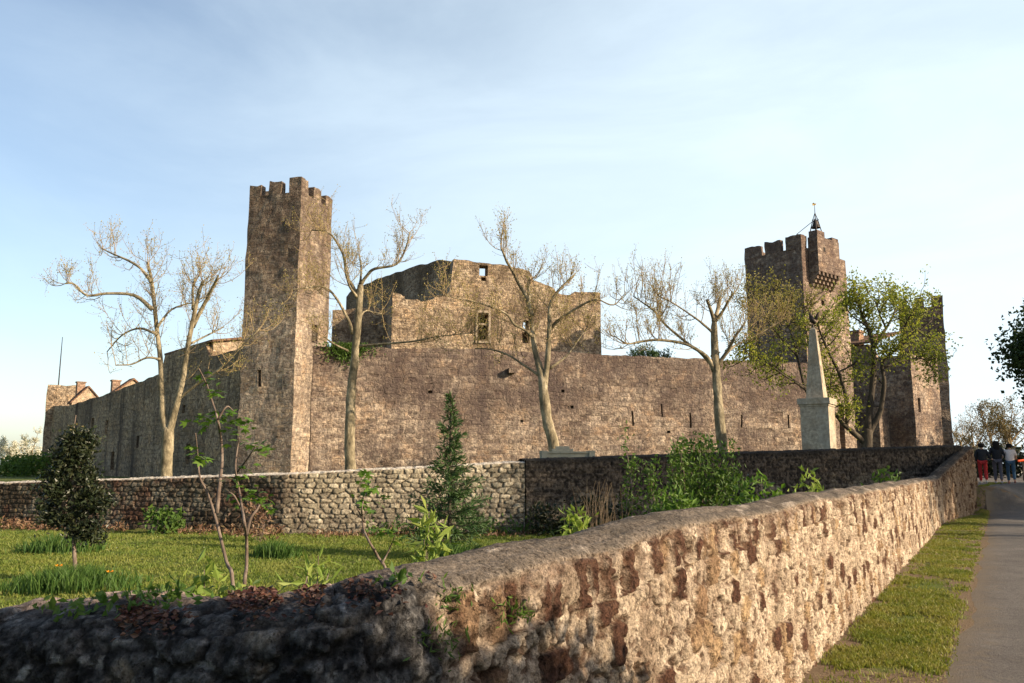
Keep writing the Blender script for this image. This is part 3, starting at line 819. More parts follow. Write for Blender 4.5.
def gable_block(root, O, dx, dy, w, dep, z0, ze, zr, wall_m, roof_m, overhang=.25, mono=False, wname='wall', holes=()):
    """box with a front gable facing -dy; ridge along dy (or mono pitch rising along dx)"""
    O = np.asarray(O, float)
    m = MB()
    pr = [(0, z0), (w, z0), (w, ze if not mono else zr), (w/2 if not mono else w*.999, zr), (0, ze)]
    for k, s in ((0, 1), (dep, -1)):
        V = [(*(O+dx*u+dy*k), z) for u, z in pr]; m.add(V, [tuple(range(5)) if s > 0 else tuple(range(5))[::-1]], [(u, z) for u, z in pr])
    for u, zt in ((0, ze), (w, zr if mono else ze)):
        V = [(*(O+dx*u), z0), (*(O+dx*u+dy*dep), z0), (*(O+dx*u+dy*dep), zt), (*(O+dx*u), zt)]
        m.add(V, [(0, 1, 2, 3)], [(u+31, z0), (u+31+dep, z0), (u+31+dep, zt), (u+31, zt)])
    m.build(wname, wall_m, root)
    r = MB(); th = .14
    segs = [((-overhang, ze-overhang*(zr-ze)/(w/2 if not mono else w)), (w/2 if not mono else w+overhang, zr))]
    if not mono: segs.append(((w/2, zr), (w+overhang, ze-overhang*(zr-ze)/(w/2))))
    for (u0, za), (u1, zb_) in segs:
        V = []; uv = []
        for zoff in (.03, .03+th):
            for u, z in ((u0, za), (u1, zb_)):
                for k in (-overhang, dep+overhang):
                    V.append((*(O+dx*u+dy*k), z+zoff)); uv.append((k, u))
        r.add(V, [(0, 1, 3, 2), (4, 6, 7, 5), (0, 4, 5, 1), (2, 3, 7, 6), (0, 2, 6, 4), (1, 5, 7, 3)], uv)
    r.build('roof', roof_m, root)
inw = -rnv
# house built on the rampart, seen end-on just left of the tower
u0, zz0 = rp(208, 341); u1, zz1 = rp(164, 354)
O = RP0+rdv*u0-rnv*.35
hs = thing('rampart_house', 'house on the rampart with a sunlit pale side wall, touching the tall left tower', 'house', (*O, 6.0))
gable_block(hs, O, inw, -rdv, 5.5, u0-u1, 6.2, hit(208, 341, RP0, rdv)[1]-.05, hit(208, 341, RP0, rdv)[1]+1.0, M['plasterstone'], M['tile'], .25, True)
m = MB(); c = O+inw*1.9+rdv*.0; m.obox(c, inw, rdv, .45, .06, hit(222, 352, RP0, rdv)[1]-.3, hit(222, 346, RP0, rdv)[1]); m.build('window', M['dark'], hs)  # dark slab painted as the unlit depth of the window
# small gabled roof further left
u0, _ = rp(111, 396); O = RP0+rdv*u0+inw*.2
def houseB(px0, px1, py_e, py_r, lab, chim, dep=7):
    u0, ze = rp(px0, py_e)
    O = RP0+rdv*u0+inw*.25
    h = thing('rampart_house', lab, 'house', (*O, 5.0))
    w = 0
    # width inward so that the gable spans to px1
    for w in np.arange(.5, 12, .1):
        p = O+inw*w
        if 512+F*(p[0]/p[1])*.99 > px1: break
    zr = at(0, py_r, (O+inw*w/2)[1])[2]; 
    gable_block(h, O, inw, -rdv, w, .9, 4.5, ze-.1, zr, M['plasterstone'], M['tile'], .16)
    for (cx, y0, y1, hw) in chim:
        p = O+inw*w*cx-rdv*1.2
        m = MB(); m.obox(p, inw, rdv, hw, hw*.8, ze-1, at(0, y0, p[1])[2]); m.obox(p, inw, rdv, hw*1.2, hw, at(0, y0, p[1])[2]+.003, at(0, y0, p[1])[2]+.12)
        m.build('chimney', M['brick'], h)
    return h
houseB(69, 106, 401, 387.5, 'small pale gable with brick chimney, nearest to the far left turret', [(.35, 383, 388, .34)])
houseB(112, 152, 391, 380, 'small pale gable with chimney above the rampart, second from the far left turret', [(.12, 381.5, 390, .3)])
# turret at the far end
p = at(47, 420, 80.0)[:2]
tv = np.array((.93, .37)); tp = np.array((.37, -.93))
q0, z1 = hit(47.5, 385, p, tv); q1, _ = hit(80, 386, p, tv)
eT = thing('corner_turret', 'ruined square turret with a mast at the far left end of the castle', 'tower', (*p, 1.0))
mb = MB(); wall_box(mb, p+tv*q0, p+tv*q1, 4.5, .2, jag(z1, .25, .8, 77), (), .5, 0, .1); mb.build('masonry', M['keep'], eT)
b_ = at(58.5, 384, 81.5); tp_ = at(62.5, 337, 81.5)
an = MB(); an.tube([b_-np.array((0, 0, .6)), (b_+tp_)/2, tp_], [.06, .05, .03], 6)
tag(an.build('mast', M['iron'], None), 'thin bare mast standing on the far left turret', 'mast')

# keep (ruined residence behind the curtain) -----------------
kp = thing('ruined_keep', 'roofless ruined keep of golden stone rising behind the middle of the curtain wall', 'castle keep', (-1, 64, 1.0))
KA = at(392, 330, 60.)[:2]; KB = at(601, 330, 64.)[:2]; kd = (KB-KA)/np.linalg.norm(KB-KA); kn = np.array((kd[1], -kd[0]))
kh = lambda px, py: hit(px, py, KA, kd)
LK = np.linalg.norm(KB-KA)
prof = [(0, kh(392, 292)[1]), kh(404, 296), kh(405, 300), kh(420, 299), kh(421, 301), kh(436, 299), kh(437, 295), kh(449.2, 295), kh(449.8, 258), kh(470, 261), kh(500, 264), kh(530, 270), kh(532, 279), kh(553, 288), kh(556, 292), kh(571, 296), kh(573, 291), (LK, kh(601, 293)[1])]
def khole(a, b, c, e, dep, nm):
    u0, z1 = kh(a, c); u1, z0 = kh(b, e); return (u0, u1, z0, z1, dep, nm)
holes = [khole(477.5, 488.5, 314, 340, None, 'window'), khole(479.5, 488, 265, 276, None, 'window_opening'), khole(523, 529, 320, 330, None, 'window_opening'),
         khole(522.5, 529.5, 332, 343, 1.2, 'window_opening'), khole(481, 486, 277, 281, .6, 'putlog_hole')]
mb = MB(); d, n, L = wall_box(mb, KA, KB, 1.1, 1.0, jag(0, .12, 1.3, 29, prof), holes, .3, 0, .06)
sL = 10
back = -kn
u450 = kh(449.5, 280)[0]
P450 = KA+kd*u450
ztall = kh(449.8, 258)[1]
pS = at(346, 300, 80.)[:2]; pE = P450+back*1.0+kd*.3; sd0 = (pE-pS)/np.linalg.norm(pE-pS)
prS = [hit(a_, b_, pS, sd0) for a_, b_ in ((346.5, 296), (350, 292), (372, 281), (392, 274), (413, 266.5), (428, 263), (440, 259))]
prS = [(u_, z_) for u_, z_ in prS if u_ < np.linalg.norm(pE-pS)]+[(np.linalg.norm(pE-pS), ztall-.03)]
wall_box(mb, pS, pE, 1.0, 1.0, jag(0, .10, .7, 33, prS), (), .4, 0, .07, 13)
wall_box(mb, KA+back*9, KA+back*1.0, 1.0, 1.0, jag(0, .2, 1, 34, [(0, 14.2), (9, 14.4)]), [(6.3, 7.6, 8.5, 10.2, 1.5, 'x')], .5, 0, .06, 17)
wall_box(mb, KB-back*0+kd*-1.0+back*1.0, KB+kd*-1.0+back*9, 1.0, 1.0, jag(14.8, .2, 1, 35), (), .5, 0, .06, 19)
pC0 = at(332.5, 320, 66.)[:2]; pC1 = at(392, 320, 66.5)[:2]
wall_box(mb, pC0, pC1, 1.0, 1.0, jag(0, .12, 1, 37, [(0, hit(333, 310, pC0, (1, 0))[1]), (3, hit(360, 306, pC0, (1, 0))[1])]), (), .5, 0, .06, 29)
wall_box(mb, pC0+np.array((0, 8.)), pC0+np.array((0, 1.)), 1.0, 1.0, jag(14.3, .1, 1, 38), (), .5, 0, .06, 31)
mb.build('masonry', M['keep'], kp)
for h in holes: 
    if h[5] == 'window':
        h = h[:4]+(None, 'window')
    o = recess(KA, d, n, h, 1.1, .03).build(h[5], M['keep'], kp)
    if h[5] == 'window':
        m = MB(); c = KA+kd*(h[0]+h[1])/2
        w = (h[1]-h[0])/2
        for sx in (-1, 1):
            m.obox(c+kd*sx*(w+.06)+kn*.0, kd, kn, .08, .10, h[2]-.1, h[3]+.1)
        m.obox(c+kn*.01, kd, kn, w+.14, .11, h[3]+.103, h[3]+.26); m.obox(c+kn*.02, kd, kn, w+.16, .12, h[2]-.26, h[2]-.103)
        zc = h[2]+(h[3]-h[2])*.62
        m.obox(c-kn*.15, kd, kn, w, .1, zc-.07, zc+.07)
        f = m.build('window_frame', M['frame'], kp)
        ROOT[f.name] = ROOT[kp.name]
        m = MB(); uc = (h[0]+h[1])/2
        def rp_(u, k, z): return (*(KA+kd*(uc+u)-kn*k), z)
        V = [rp_(u, k, z) for k in (1.13, 5.2) for u, z in ((-2.2, h[2]-1), (2.2, h[2]-1), (2.2, h[3]+.9), (-2.2, h[3]+.9))]
        m.add(V, [(0, 1, 5, 4), (1, 2, 6, 5), (2, 3, 7, 6), (3, 0, 4, 7), (4, 5, 6, 7)])
        m.build('chamber', M['dark'], kp)  # near-black walls paint in the darkness of the room

# gate tower -------------------------------------------------
K2 = np.array((19.72, 55.0))
gt = thing('gate_tower', 'broad battlemented gate tower with a projecting stone gallery, carrying the bell frame', 'tower', (*K2, 1.0))
g2 = np.array((math.cos(R(40)), math.sin(R(40))))
def h3(px0, px1, py0, py1, dep, nm):
    u0, z1 = hit(px0, py0, K2, g2); u1, z0 = hit(px1, py1, K2, g2); return (max(.1, u0), u1, z0, z1, dep, nm)
hg = [h3(821.5, 825, 300, 306, .8, 'window_opening'), h3(833, 836, 312, 318, .6, 'window_opening'), h3(852, 854.5, 396, 408, .8, 'arrow_slit'), h3(832, 846, 404, 452, 2.5, 'gateway')]
W1, W2 = 4.5, 3.75
A2, _, B2, D2, gd1, gd2, gn1, gn2 = square_tower(gt, K2, -50, W1, W2, .2, 16.55, 17.4, M['gate'],
    [(0, 1.25, 17.35), (1.65, 2.9, 17.45), (3.3, 4.5, 17.55)], [(.42, .7, 17.5), (1.2, 3.75, 16.8)], (), hg)
# projecting gallery with corbels
zt_, zb_ = hit(826, 241, K2, g2)[1]-.2, hit(826, 277, K2, g2)[1]
m = MB(); c0 = .85; c1 = 3.72; cc = K2+gd2*(c0+c1)/2+gn2*.37
m.obox(cc, gd2, -gn2, (c1-c0)/2, .36, zb_, zt_)
go = m.build('stone_gallery', M['gate'], gt); bev(go, .05)
m = MB(); m.obox(K2+gd2*1.38+gn2*.40, gd2, -gn2, .48, .32, zt_+.003, zt_+.42); m.build('merlon', M['gate'], gt)
m = MB(); m.obox(K2+gd2*3.25+gn2*.40, gd2, -gn2, .42, .32, zt_+.003, zt_+.22); m.build('merlon', M['gate'], gt)
m = MB(); m.obox(K2+gd2*1.7+gn2*.735, gd2, -gn2, .11, .012, zb_+1.45, zb_+1.75); m.build('loophole', M['dark'], gt)  # thin dark slab painted as the loophole's unlit depth
ncb = 6
for i in range(ncb):
    u = c0+.14+(c1-c0-.28)*i/(ncb-1)
    m = MB()
    for k in range(4):
        z1_ = zb_-.004-k*.24; m.obox(K2+gd2*u+gn2*(.70-.16*k)/2, gd2, -gn2, .12, (.70-.16*k)/2, z1_-.24+.002, z1_)
    o = m.build('corbel', M['gate'], gt)
# bell frame
bz = zt_+.4; bc = K2+gd2*1.55+gn2*.2; bxy = at(816, 232, float(bc[1]))[:2]; bc = np.array((bxy[0], bc[1]))
bf = thing('bell_frame', 'dark iron bell frame with a gilt vane on top of the gate tower', 'bell', (*bc, bz))
m = MB(); apex = at(814.5, 217, bc[1])[2]; tip = at(814, 205, bc[1])[2]
for sx, sy in ((-1, -1), (1, -1), (1, 1), (-1, 1)):
    f_ = np.array((*(bc+gd2*sx*.38+gn2*sy*.25), bz-.02)); k_ = np.array((*(bc+gd2*sx*.16+gn2*sy*.1), bz+.95)); t_ = np.array((*bc, apex+.3))
    m.tube([f_, k_, t_], [.035, .03, .025], 6)
for zz in (bz+.55, bz+.95):
    ring = [np.array((*(bc+.22*np.array((math.cos(a), math.sin(a)))), zz)) for a in np.linspace(0, 2*math.pi, 9)]
    m.tube(ring, .02, 5)
m.tube([(*bc, apex+.2), (*bc, tip)], [.03, .015], 6)
m.tube([np.array((*(K2-gd1*.3), 17.5)), np.array((*bc, bz+1.0))], [.025, .025], 5)
m.build('frame', M['iron'], bf)
m = MB(); pr = [(0.02, .95), (.12, .93), (.17, .8), (.20, .62), (.27, .46), (.33, .38), (.30, .37)]
kk = 14
V = [(bc[0]+r_*math.cos(j*2*math.pi/kk), bc[1]+r_*math.sin(j*2*math.pi/kk), bz+h_) for r_, h_ in pr for j in range(kk)]
m.add(V, [(i*kk+j, i*kk+(j+1) % kk, (i+1)*kk+(j+1) % kk, (i+1)*kk+j) for i in range(len(pr)-1) for j in range(kk)])
m.build('bell', M['bronze'], bf, True)
m = MB(); z_ = tip; m.add([(bc[0]-.12, bc[1], z_-.05), (bc[0]+.10, bc[1]+.02, z_+.01), (bc[0]+.14, bc[1], z_+.12), (bc[0], bc[1]-.02, z_+.10), (bc[0]-.06, bc[1], z_+.18), (bc[0]-.15, bc[1], z_+.10)], [(0, 1, 2, 3, 4, 5)])
vo = m.build('weather_vane', M['gold'], bf); sd = vo.modifiers.new('s', 'SOLIDIFY'); sd.thickness = .03

# building right of the gate tower ---------------------------
K3 = at(915, 420, 61.)[:2]
gb = thing('gate_building', 'tile roofed stone building between the gate tower and the far right tower', 'house', (*K3, 1.0))
a1 = R(-50); e1 = np.array((-math.sin(R(-50)) if False else math.cos(a1), math.sin(a1))); 
en1 = np.array((math.sin(a1), -math.cos(a1))); ed1 = np.array((-en1[1], en1[0])); en2 = ed1; ed2 = np.array((-en2[1], en2[0]))
mb = MB(); zt3 = at(860, 349, 66.)[2]; zt4 = at(925, 354, 61)[2]
hw = [(lambda a, b: (a[0], b[0], b[1], a[1], .7, 'window'))(hit(917, 398, K3, ed2), hit(920.5, 412, K3, ed2))]
hw = [(max(.12, hw[0][0]), hw[0][1]+.1, hw[0][2], hw[0][3], .7, 'window')]
wall_box(mb, K3-ed1*9.5, K3, .7, .2, jag(0, .05, 1, 44, [(0, zt3), (6.5, zt3), (6.7, zt4), (9.5, zt4)]), (), .5, 0, .05)
wall_box(mb, K3, K3+ed2*4.5, .7, .2, jag(zt4, .08, 1, 45), hw, .4, 0, .05, 9)
mb.build('wall', M['gate'], gb)
recess(K3, ed2, en2, hw[0], .7, .03).build('window', M['gate'], gb)
# buttresses with sunlit flanks
for px, wdt in ((883.5, .9),):
    u, _ = hit(px, 430, K3-ed1*9.5, ed1); b = K3-ed1*9.5+ed1*u+en1*.75
    m = MB(); m.obox(b, ed1, en1, .45, .75, .2, at(0, 408, b[1])[2]); m.build('buttress', M['gate'], gb)
r = MB(); O3 = K3-ed1*9.7+en1*.3
for zoff in (0,):
    V = []; uv = []
    for zz in (0, .16):
        for u in (0, 7.0):
            for k, dz in ((0, 0), (5, 1.3)):
                V.append((*(O3+ed1*u-en1*k), zt3+.02+zz+dz)); uv.append((u, k))
    r.add(V, [(0, 1, 3, 2), (4, 6, 7, 5), (0, 4, 5, 1), (2, 3, 7, 6), (0, 2, 6, 4), (1, 5, 7, 3)], uv)
r.build('roof', M['tile'], gb)
p = at(855, 341, 66.)
m = MB(); m.obox(p[:2], ed1, en1, .55, .4, zt3, at(0, 333.5, 66.)[2]); m.obox(p[:2], ed1, en1, .65, .5, at(0, 333.5, 66.)[2]+.003, at(0, 332, 66.)[2]+.06); m.build('chimney', M['brick'], gb)

# far right tower --------------------------------------------
K4 = at(942, 296, 66.)[:2]
rt = thing('stone_tower', 'dark narrow battlemented tower in shade at the far right end of the castle', 'tower', (*K4, 1.0))
zf4 = at(942, 306, 66.)[2]; zm4 = at(942, 294.5, 66.)[2]
square_tower(rt, K4, -24, 3.2, 3.2, .2, zf4, zm4, M['rampart'] if False else M['tower'], [(0, .6, zm4), (1.15, 1.85, zm4-.05), (2.4, 3.2, zm4)], [(.42, .7, zm4), (1.3, 1.9, zm4), (2.6, 3.2, zm4)])

# ------------------------------------------------------------------ monument, bench
ob = thing('war_memorial', 'pale stone obelisk on a square pedestal with a dark bronze bird on its tip', 'obelisk', (*at(819.5, 448, 32.)[:2], 1.0))
oc = at(819.5, 448, 32.)[:2]; a = R(-33.5); on = np.array((math.sin(a), -math.cos(a))); od = np.array((-on[1], on[0]))
def zy(py): return at(818, py, 32.)[2]
m = MB(); m.obox(oc, od, on, .80, .80, .7, 1.25); m.obox(oc, od, on, .70, .70, 1.253, 1.45); o = m.build('step', M['monument'], ob); bev(o, .02)
m = MB(); m.obox(oc, od, on, .52, .52, 1.453, zy(407)); o = m.build('pedestal', M['monument'], ob); bev(o, .015)
m = MB(); m.obox(oc, od, on, .55, .55, zy(407)+.003, zy(405)); m.obox(oc, od, on, .60, .60, zy(405)+.003, zy(399)); o = m.build('cornice', M['monument'], ob); bev(o, .015)
m = MB(); m.obox(oc, od, on, .33, .33, zy(399)+.003, zy(330), .34, .34); m.obox(oc, od, on, .112, .112, zy(330)+.003, zy(327), .2, .2); o = m.build('shaft', M['monument'], ob); bev(o, .012)
# bronze cockerel
m = MB(); bz = zy(328)
m.tube([(*oc, bz-.02), (*oc, bz+.14)], [.05, .04], 7)
def loft(pts, k=9):
    m.tube([np.array((*(oc+od*x), bz+z)) for x, z, r_ in pts], [r_ for x, z, r_ in pts], k)
loft([(.10, .16, .05), (.06, .24, .10), (0, .30, .12), (-.05, .40, .09), (-.07, .50, .06), (-.09, .57, .055), (-.12, .58, .02)])
for s in (0, 1, 2): loft([(.06, .28, .06), (.17, .36+.05*s, .05), (.20+.02*s, .48+.05*s, .035), (.27, .50+.06*s, .01)], 6)
loft([(-.09, .60, .015), (-.08, .66, .02), (-.05, .62, .01)], 5)
m.build('bird_figure', M['bronze'], ob, True)

bp = at(567, 461, 27.); bx = np.array((1., .06)); bx /= np.linalg.norm(bx); by = np.array((-bx[1], bx[0]))
bn = thing('stone_trough', 'grey green stone trough with a raised middle, showing over the dark wall', 'stone trough', (bp[0], bp[1], 1.0))
def zb2(py): return at(567, py, 27.)[2]
hw_ = .86
m = MB(); m.obox(bp[:2], bx, by, hw_-.03, .32, .9, zb2(453.5)); m.build('basin', M['bench'], bn)
m = MB(); m.obox(bp[:2], bx, by, hw_, .36, zb2(453.5)+.003, zb2(451.6)); m.build('rim', M['bench'], bn)
m = MB(); c = bp[:2]+bx*-.12+by*.2; m.obox(c, bx, by, .34, .1, zb2(451.6)+.003, zb2(448.8)); m.obox(c, bx, by, .22, .1, zb2(448.8)+.003, zb2(446.2)); o = m.build('backboard', M['bench'], bn)
for s in (-1, 1):
    m = MB(); m.obox(bp[:2]+bx*s*(hw_-.10)-by*.02, bx, by, .09, .365, .9, zb2(450.8)); m.build('end_block', M['bench'], bn)

# ------------------------------------------------------------------ vegetation
def leaves_mesh(C, D, S, L, W, fold=.25):
    """diamond leaves: bases C, directions D, side vectors S"""
    C = np.asarray(C); D = np.asarray(D); S = np.asarray(S); L = np.asarray(L)[:, None]; W = np.asarray(W)[:, None]
    Nn = np.cross(D, S)
    V = np.stack([C, C+D*L*.5+S*W*.5+Nn*W*fold, C+D*L, C+D*L*.5-S*W*.5+Nn*W*fold], 1).reshape(-1, 3)
    Fq = np.arange(len(C)*4).reshape(-1, 4)
    return V, Fq
def rdirs(n, up=0.0, flat=1.0):
    d = rng.normal(size=(n, 3)); d[:, 2] = d[:, 2]*flat+up
    return d/np.linalg.norm(d, axis=1)[:, None]
def sides(D):
    s = np.cross(D, rng.normal(size=D.shape)); return s/(np.linalg.norm(s, axis=1)[:, None]+1e-9)
def leaf_obj(name, C, mat, parent, L, W, up=.3, jit=.3, flat=1.0):
    C = np.asarray(C, float); n = len(C)
    D = rdirs(n, up, flat); S = sides(D)
    ls = L*(1+jit*2*(rng.random(n)-.5)); ws = W*(1+jit*2*(rng.random(n)-.5))
    V, Fq = leaves_mesh(C, D, S, ls, ws)
    return mk(name, V, Fq, mat, parent)
def smooth_line(pts, per=4):
    pts = np.asarray(pts, float)
    if len(pts) < 3: return np.array([pts[0]+(pts[-1]-pts[0])*k for k in np.linspace(0, 1, per+1)])
    out = []
    P = np.concatenate([[2*pts[0]-pts[1]], pts, [2*pts[-1]-pts[-2]]])
    for i in range(1, len(P)-2):
        for k in np.arange(per)/per:
            a, b, c, d = P[i-1:i+3]
            out.append(.5*((2*b)+(-a+c)*k+(2*a-5*b+4*c-d)*k*k+(-a+3*b-3*c+d)*k**3))
    out.append(P[-2]); return np.array(out)
def twig(p, d, L, n, up, wob):
    pts = [np.array(p)]; d = np.array(d, float)
    for i in range(n):
        d = d+np.array((rng.normal()*wob, rng.normal()*wob, up+rng.normal()*wob)); d /= np.linalg.norm(d)
        pts.append(pts[-1]+d*L/n)
    return np.array(pts)
def grow(limbs, mbt, n2, l2, n3, l3, up=.25, r2=.028, r3=.011, tmin=.3, wob=.22, k2=4):
    """limbs: list of (points, radii). returns leaf attach points"""
    tips = []
    lens = np.array([np.linalg.norm(np.diff(P, axis=0), axis=1).sum() for P, r_ in limbs])
    for (P, r_), L in zip(limbs, lens):
        cnt = int(round(n2*L/lens.sum()))
        for i in range(cnt):
            f = tmin+(1-tmin)*rng.random()**.75
            if rng.random() < .1: f = 1.0
            x = f*(len(P)-1); i0 = min(int(x), len(P)-2)
            p = P[i0]+(P[i0+1]-P[i0])*(x-i0); td = P[i0+1]-P[i0]; td /= np.linalg.norm(td)+1e-9
            d = rdirs(1, .35)[0]; d = d-td*np.dot(d, td)*.7+td*.35; d /= np.linalg.norm(d)
            Ls = l2*(.5+.9*rng.random())
            T = twig(p, d, Ls, 5, up, wob)
            mbt.tube(T, np.linspace(r2*(.7+.5*rng.random()), r3*.9, len(T)), k2, False)
            m3 = max(1, int(n3*(.6+.8*rng.random())))
            for j in range(m3):
                g = .2+.8*rng.random(); y = g*(len(T)-1); j0 = min(int(y), len(T)-2)
                q = T[j0]+(T[j0+1]-T[j0])*(y-j0)
                d3 = rdirs(1, .5)[0]+(T[j0+1]-T[j0])/np.linalg.norm(T[j0+1]-T[j0])*.5
                d3 /= np.linalg.norm(d3)
                T3 = twig(q, d3, l3*(.5+rng.random()), 3, up*.8, wob)
                mbt.tube(T3, np.linspace(r3, r3*.55, len(T3)), 3, False)
                tips += [T3[1], T3[2], T3[3], T3[3]]
            tips.append(T[-1])
    return np.array(tips)
def limb3(pxs, Y0, dep, conv):
    n = len(pxs); out = []
    for i, (a, b) in enumerate(pxs):
        x, y = conv(a, b); out.append(at(x, y, Y0+dep*(i/(max(1, n-1)))**1.2))
    return smooth_line(out, 4)
def tree(name, label, cat, Y, conv, trunk, limbs, bark, twigm, leafm, n2, l2, n3, l3, leafL, leafW, keep=1.0, group=None, up=.25, flare=1.25, tmin=.3, leaf_jit=0.05, lup=.3, r2=.028, r3=.011, tw_w=.22):
    T = limb3([p for p in trunk[0]], Y, 0, conv)
    # continue trunk into the ground
    x, y = T[0][0], T[0][1]; zb = zg1(x, y)-.1
    n0 = max(2, int((T[0][2]-zb)/.25))
    low = np.array([(x, y, z) for z in np.linspace(zb, T[0][2], n0, endpoint=False)])
    T = np.concatenate([low, T])
    root = thing(name, label, cat, (x, y, zb+.1), group)
    rr = np.interp(np.linspace(0, 1, len(T)), [0, .12, 1], [trunk[1]*flare, trunk[1], trunk[2]])
    tl = np.linspace(0, 1, len(T)); rr = rr*np.where(tl > .93, 1-.45*sm(.93, 1.0, tl), 1.)
    rr = rr*(1+.12*(fbm(np.arange(len(T))*.55, 0*np.arange(len(T)), 0, int(abs(x)*10)+3)-.5)*2)
    m = MB(); m.tube(T, rr, 12); o = m.build('trunk', bark, root, True)
    LL = []; mb2 = MB()
    for (pxs, r0, r1, dep) in limbs:
        P_ = limb3(pxs, Y, dep, conv)
        r_ = np.interp(np.linspace(0, 1, len(P_)), [0, .12, 1], [r0*1.12, r0*.85, r1])*(1+.18*(fbm(np.arange(len(P_))*.8, 0*np.arange(len(P_)), 0, int(r0*1000))-.5)*2)
        mb2.tube(P_, r_, 8); LL.append((P_, r_))
    mb2.build('limbs', bark, root, True)
    mt = MB(); tips = grow(LL, mt, n2, l2, n3, l3, up, r2, r3, tmin, tw_w)
    tw_ = mt.build('twigs', twigm, root)
    if keep < 1: tips = tips[rng.random(len(tips)) < keep]
    elif keep > 1: tips = np.repeat(tips, int(keep), 0)
    tips = tips+rng.normal(size=tips.shape)*leaf_jit
    leaf_obj('leaves', tips, leafm, root, leafL, leafW, lup)
    return root
Z1 = lambda a, b: (a/2.008, 160+b/2.008)
Z2 = lambda a, b: (220+a/2.068, 160+b/2.068)
Z3 = lambda a, b: (400+a/2.529, 210+b/2.529)
Z4 = lambda a, b: (600+a/2.73, 230+b/2.73)
Z5 = lambda a, b: (720+a/2.529, 190+b/2.529)
G1 = 'bare plane trees in front of the castle'
tree('plane_tree', 'bare forked plane tree in front of the shaded rampart, left of the tall tower', 'tree', 33., Z1,
     ([(333, 635), (335, 600), (337, 565), (338, 535)], .245, .21),
     [([(338, 556), (328, 515), (325, 470), (322, 400), (315, 340), (308, 270), (303, 235), (296, 205)], .165, .05, .6),
      ([(337, 556), (349, 512), (365, 450), (378, 370), (390, 310), (400, 265), (408, 243)], .165, .06, -.5),
      ([(386, 335), (410, 290), (428, 255), (438, 233)], .10, .045, -1.2),
      ([(306, 300), (270, 272), (215, 268), (175, 272), (150, 250), (133, 247)], .085, .03, -1.0),
      ([(304, 245), (285, 220), (260, 203), (230, 190), (205, 178)], .07, .025, .8),
      ([(315, 350), (280, 338), (245, 352), (215, 385)], .06, .02, 1.0),
      ([(322, 400), (295, 397), (265, 410), (232, 412)], .055, .02, -1.2),
      ([(316, 335), (345, 300), (390, 285)], .06, .02, 1.2),
      ([(352, 485), (395, 450), (440, 420), (480, 380), (520, 340)], .075, .025, -1.5),
      ([(380, 370), (420, 350), (450, 335)], .05, .02, 1.4),
      ([(388, 300), (387, 260), (392, 238)], .07, .05, .9)],
     M['plane_bark'], M['plane_twig'], M['bud'], 136, 1.25, 9, .50, .065, .038, 1.0, G1, up=.27, r2=.016, r3=.0075, tw_w=.10)
tree('plane_tree', 'bare plane tree with an ivy collar just right of the tall left tower', 'tree', 36., Z2,
     ([(270, 640), (268, 600), (269, 540), (272, 470), (278, 420), (280, 392), (285, 340), (290, 270), (290, 255)], .235, .13),
     [([(275, 360), (265, 330), (240, 285), (215, 262), (180, 264), (150, 268)], .085, .025, -1.2),
      ([(287, 290), (275, 262), (262, 240), (258, 210), (250, 185), (225, 150), (190, 145)], .095, .03, .8),
      ([(290, 258), (305, 238), (320, 225), (365, 215), (385, 180), (392, 150)], .09, .03, -.8),
      ([(265, 395), (235, 380), (215, 365)], .06, .03, -1), ([(285, 385), (340, 380), (400, 375), (450, 365), (520, 358)], .06, .015, -2),
      ([(287, 330), (300, 312), (318, 315), (335, 318)], .05, .02, 1), ([(285, 285), (268, 262), (260, 235)], .07, .03, -1.5), ([(290, 255), (292, 225), (288, 195)], .06, .03, .5)],
     M['plane_bark'], M['plane_twig'], M['bud'], 121, 1.25, 9, .50, .065, .038, 1.0, G1, up=.27, r2=.016, r3=.0075, tw_w=.10)
tree('plane_tree', 'bare plane tree splitting into two leaning stems, behind the stone trough', 'tree', 33., Z3,
     ([(390, 612), (386, 580), (374, 540), (368, 500), (362, 450), (362, 418)], .225, .19),
     [([(363, 440), (352, 395), (345, 370), (338, 335), (335, 300), (328, 250), (325, 200), (325, 170)], .16, .05, .5),
      ([(333, 270), (322, 225), (300, 185), (285, 155), (270, 130), (262, 110), (255, 95)], .10, .03, -.9),
      ([(364, 440), (371, 400), (375, 350), (378, 290), (380, 240), (400, 205), (440, 165)], .14, .04, -.6),
      ([(380, 300), (400, 280), (420, 265), (470, 235), (500, 225)], .085, .04, -1.2), ([(500, 225), (540, 240), (570, 210)], .04, .02, .5),
      ([(380, 400), (420, 370), (450, 330), (475, 295)], .06, .025, 1.3),
      ([(335, 320), (310, 300), (290, 290), (265, 260), (200, 235), (150, 225), (110, 215)], .07, .02, -1.5),
      ([(355, 420), (310, 390), (270, 365), (225, 352), (190, 350)], .06, .02, 1.5)],
     M['plane_bark'], M['plane_twig'], M['bud'], 121, 1.25, 9, .50, .065, .038, 1.0, G1, up=.27, r2=.016, r3=.0075, tw_w=.10)
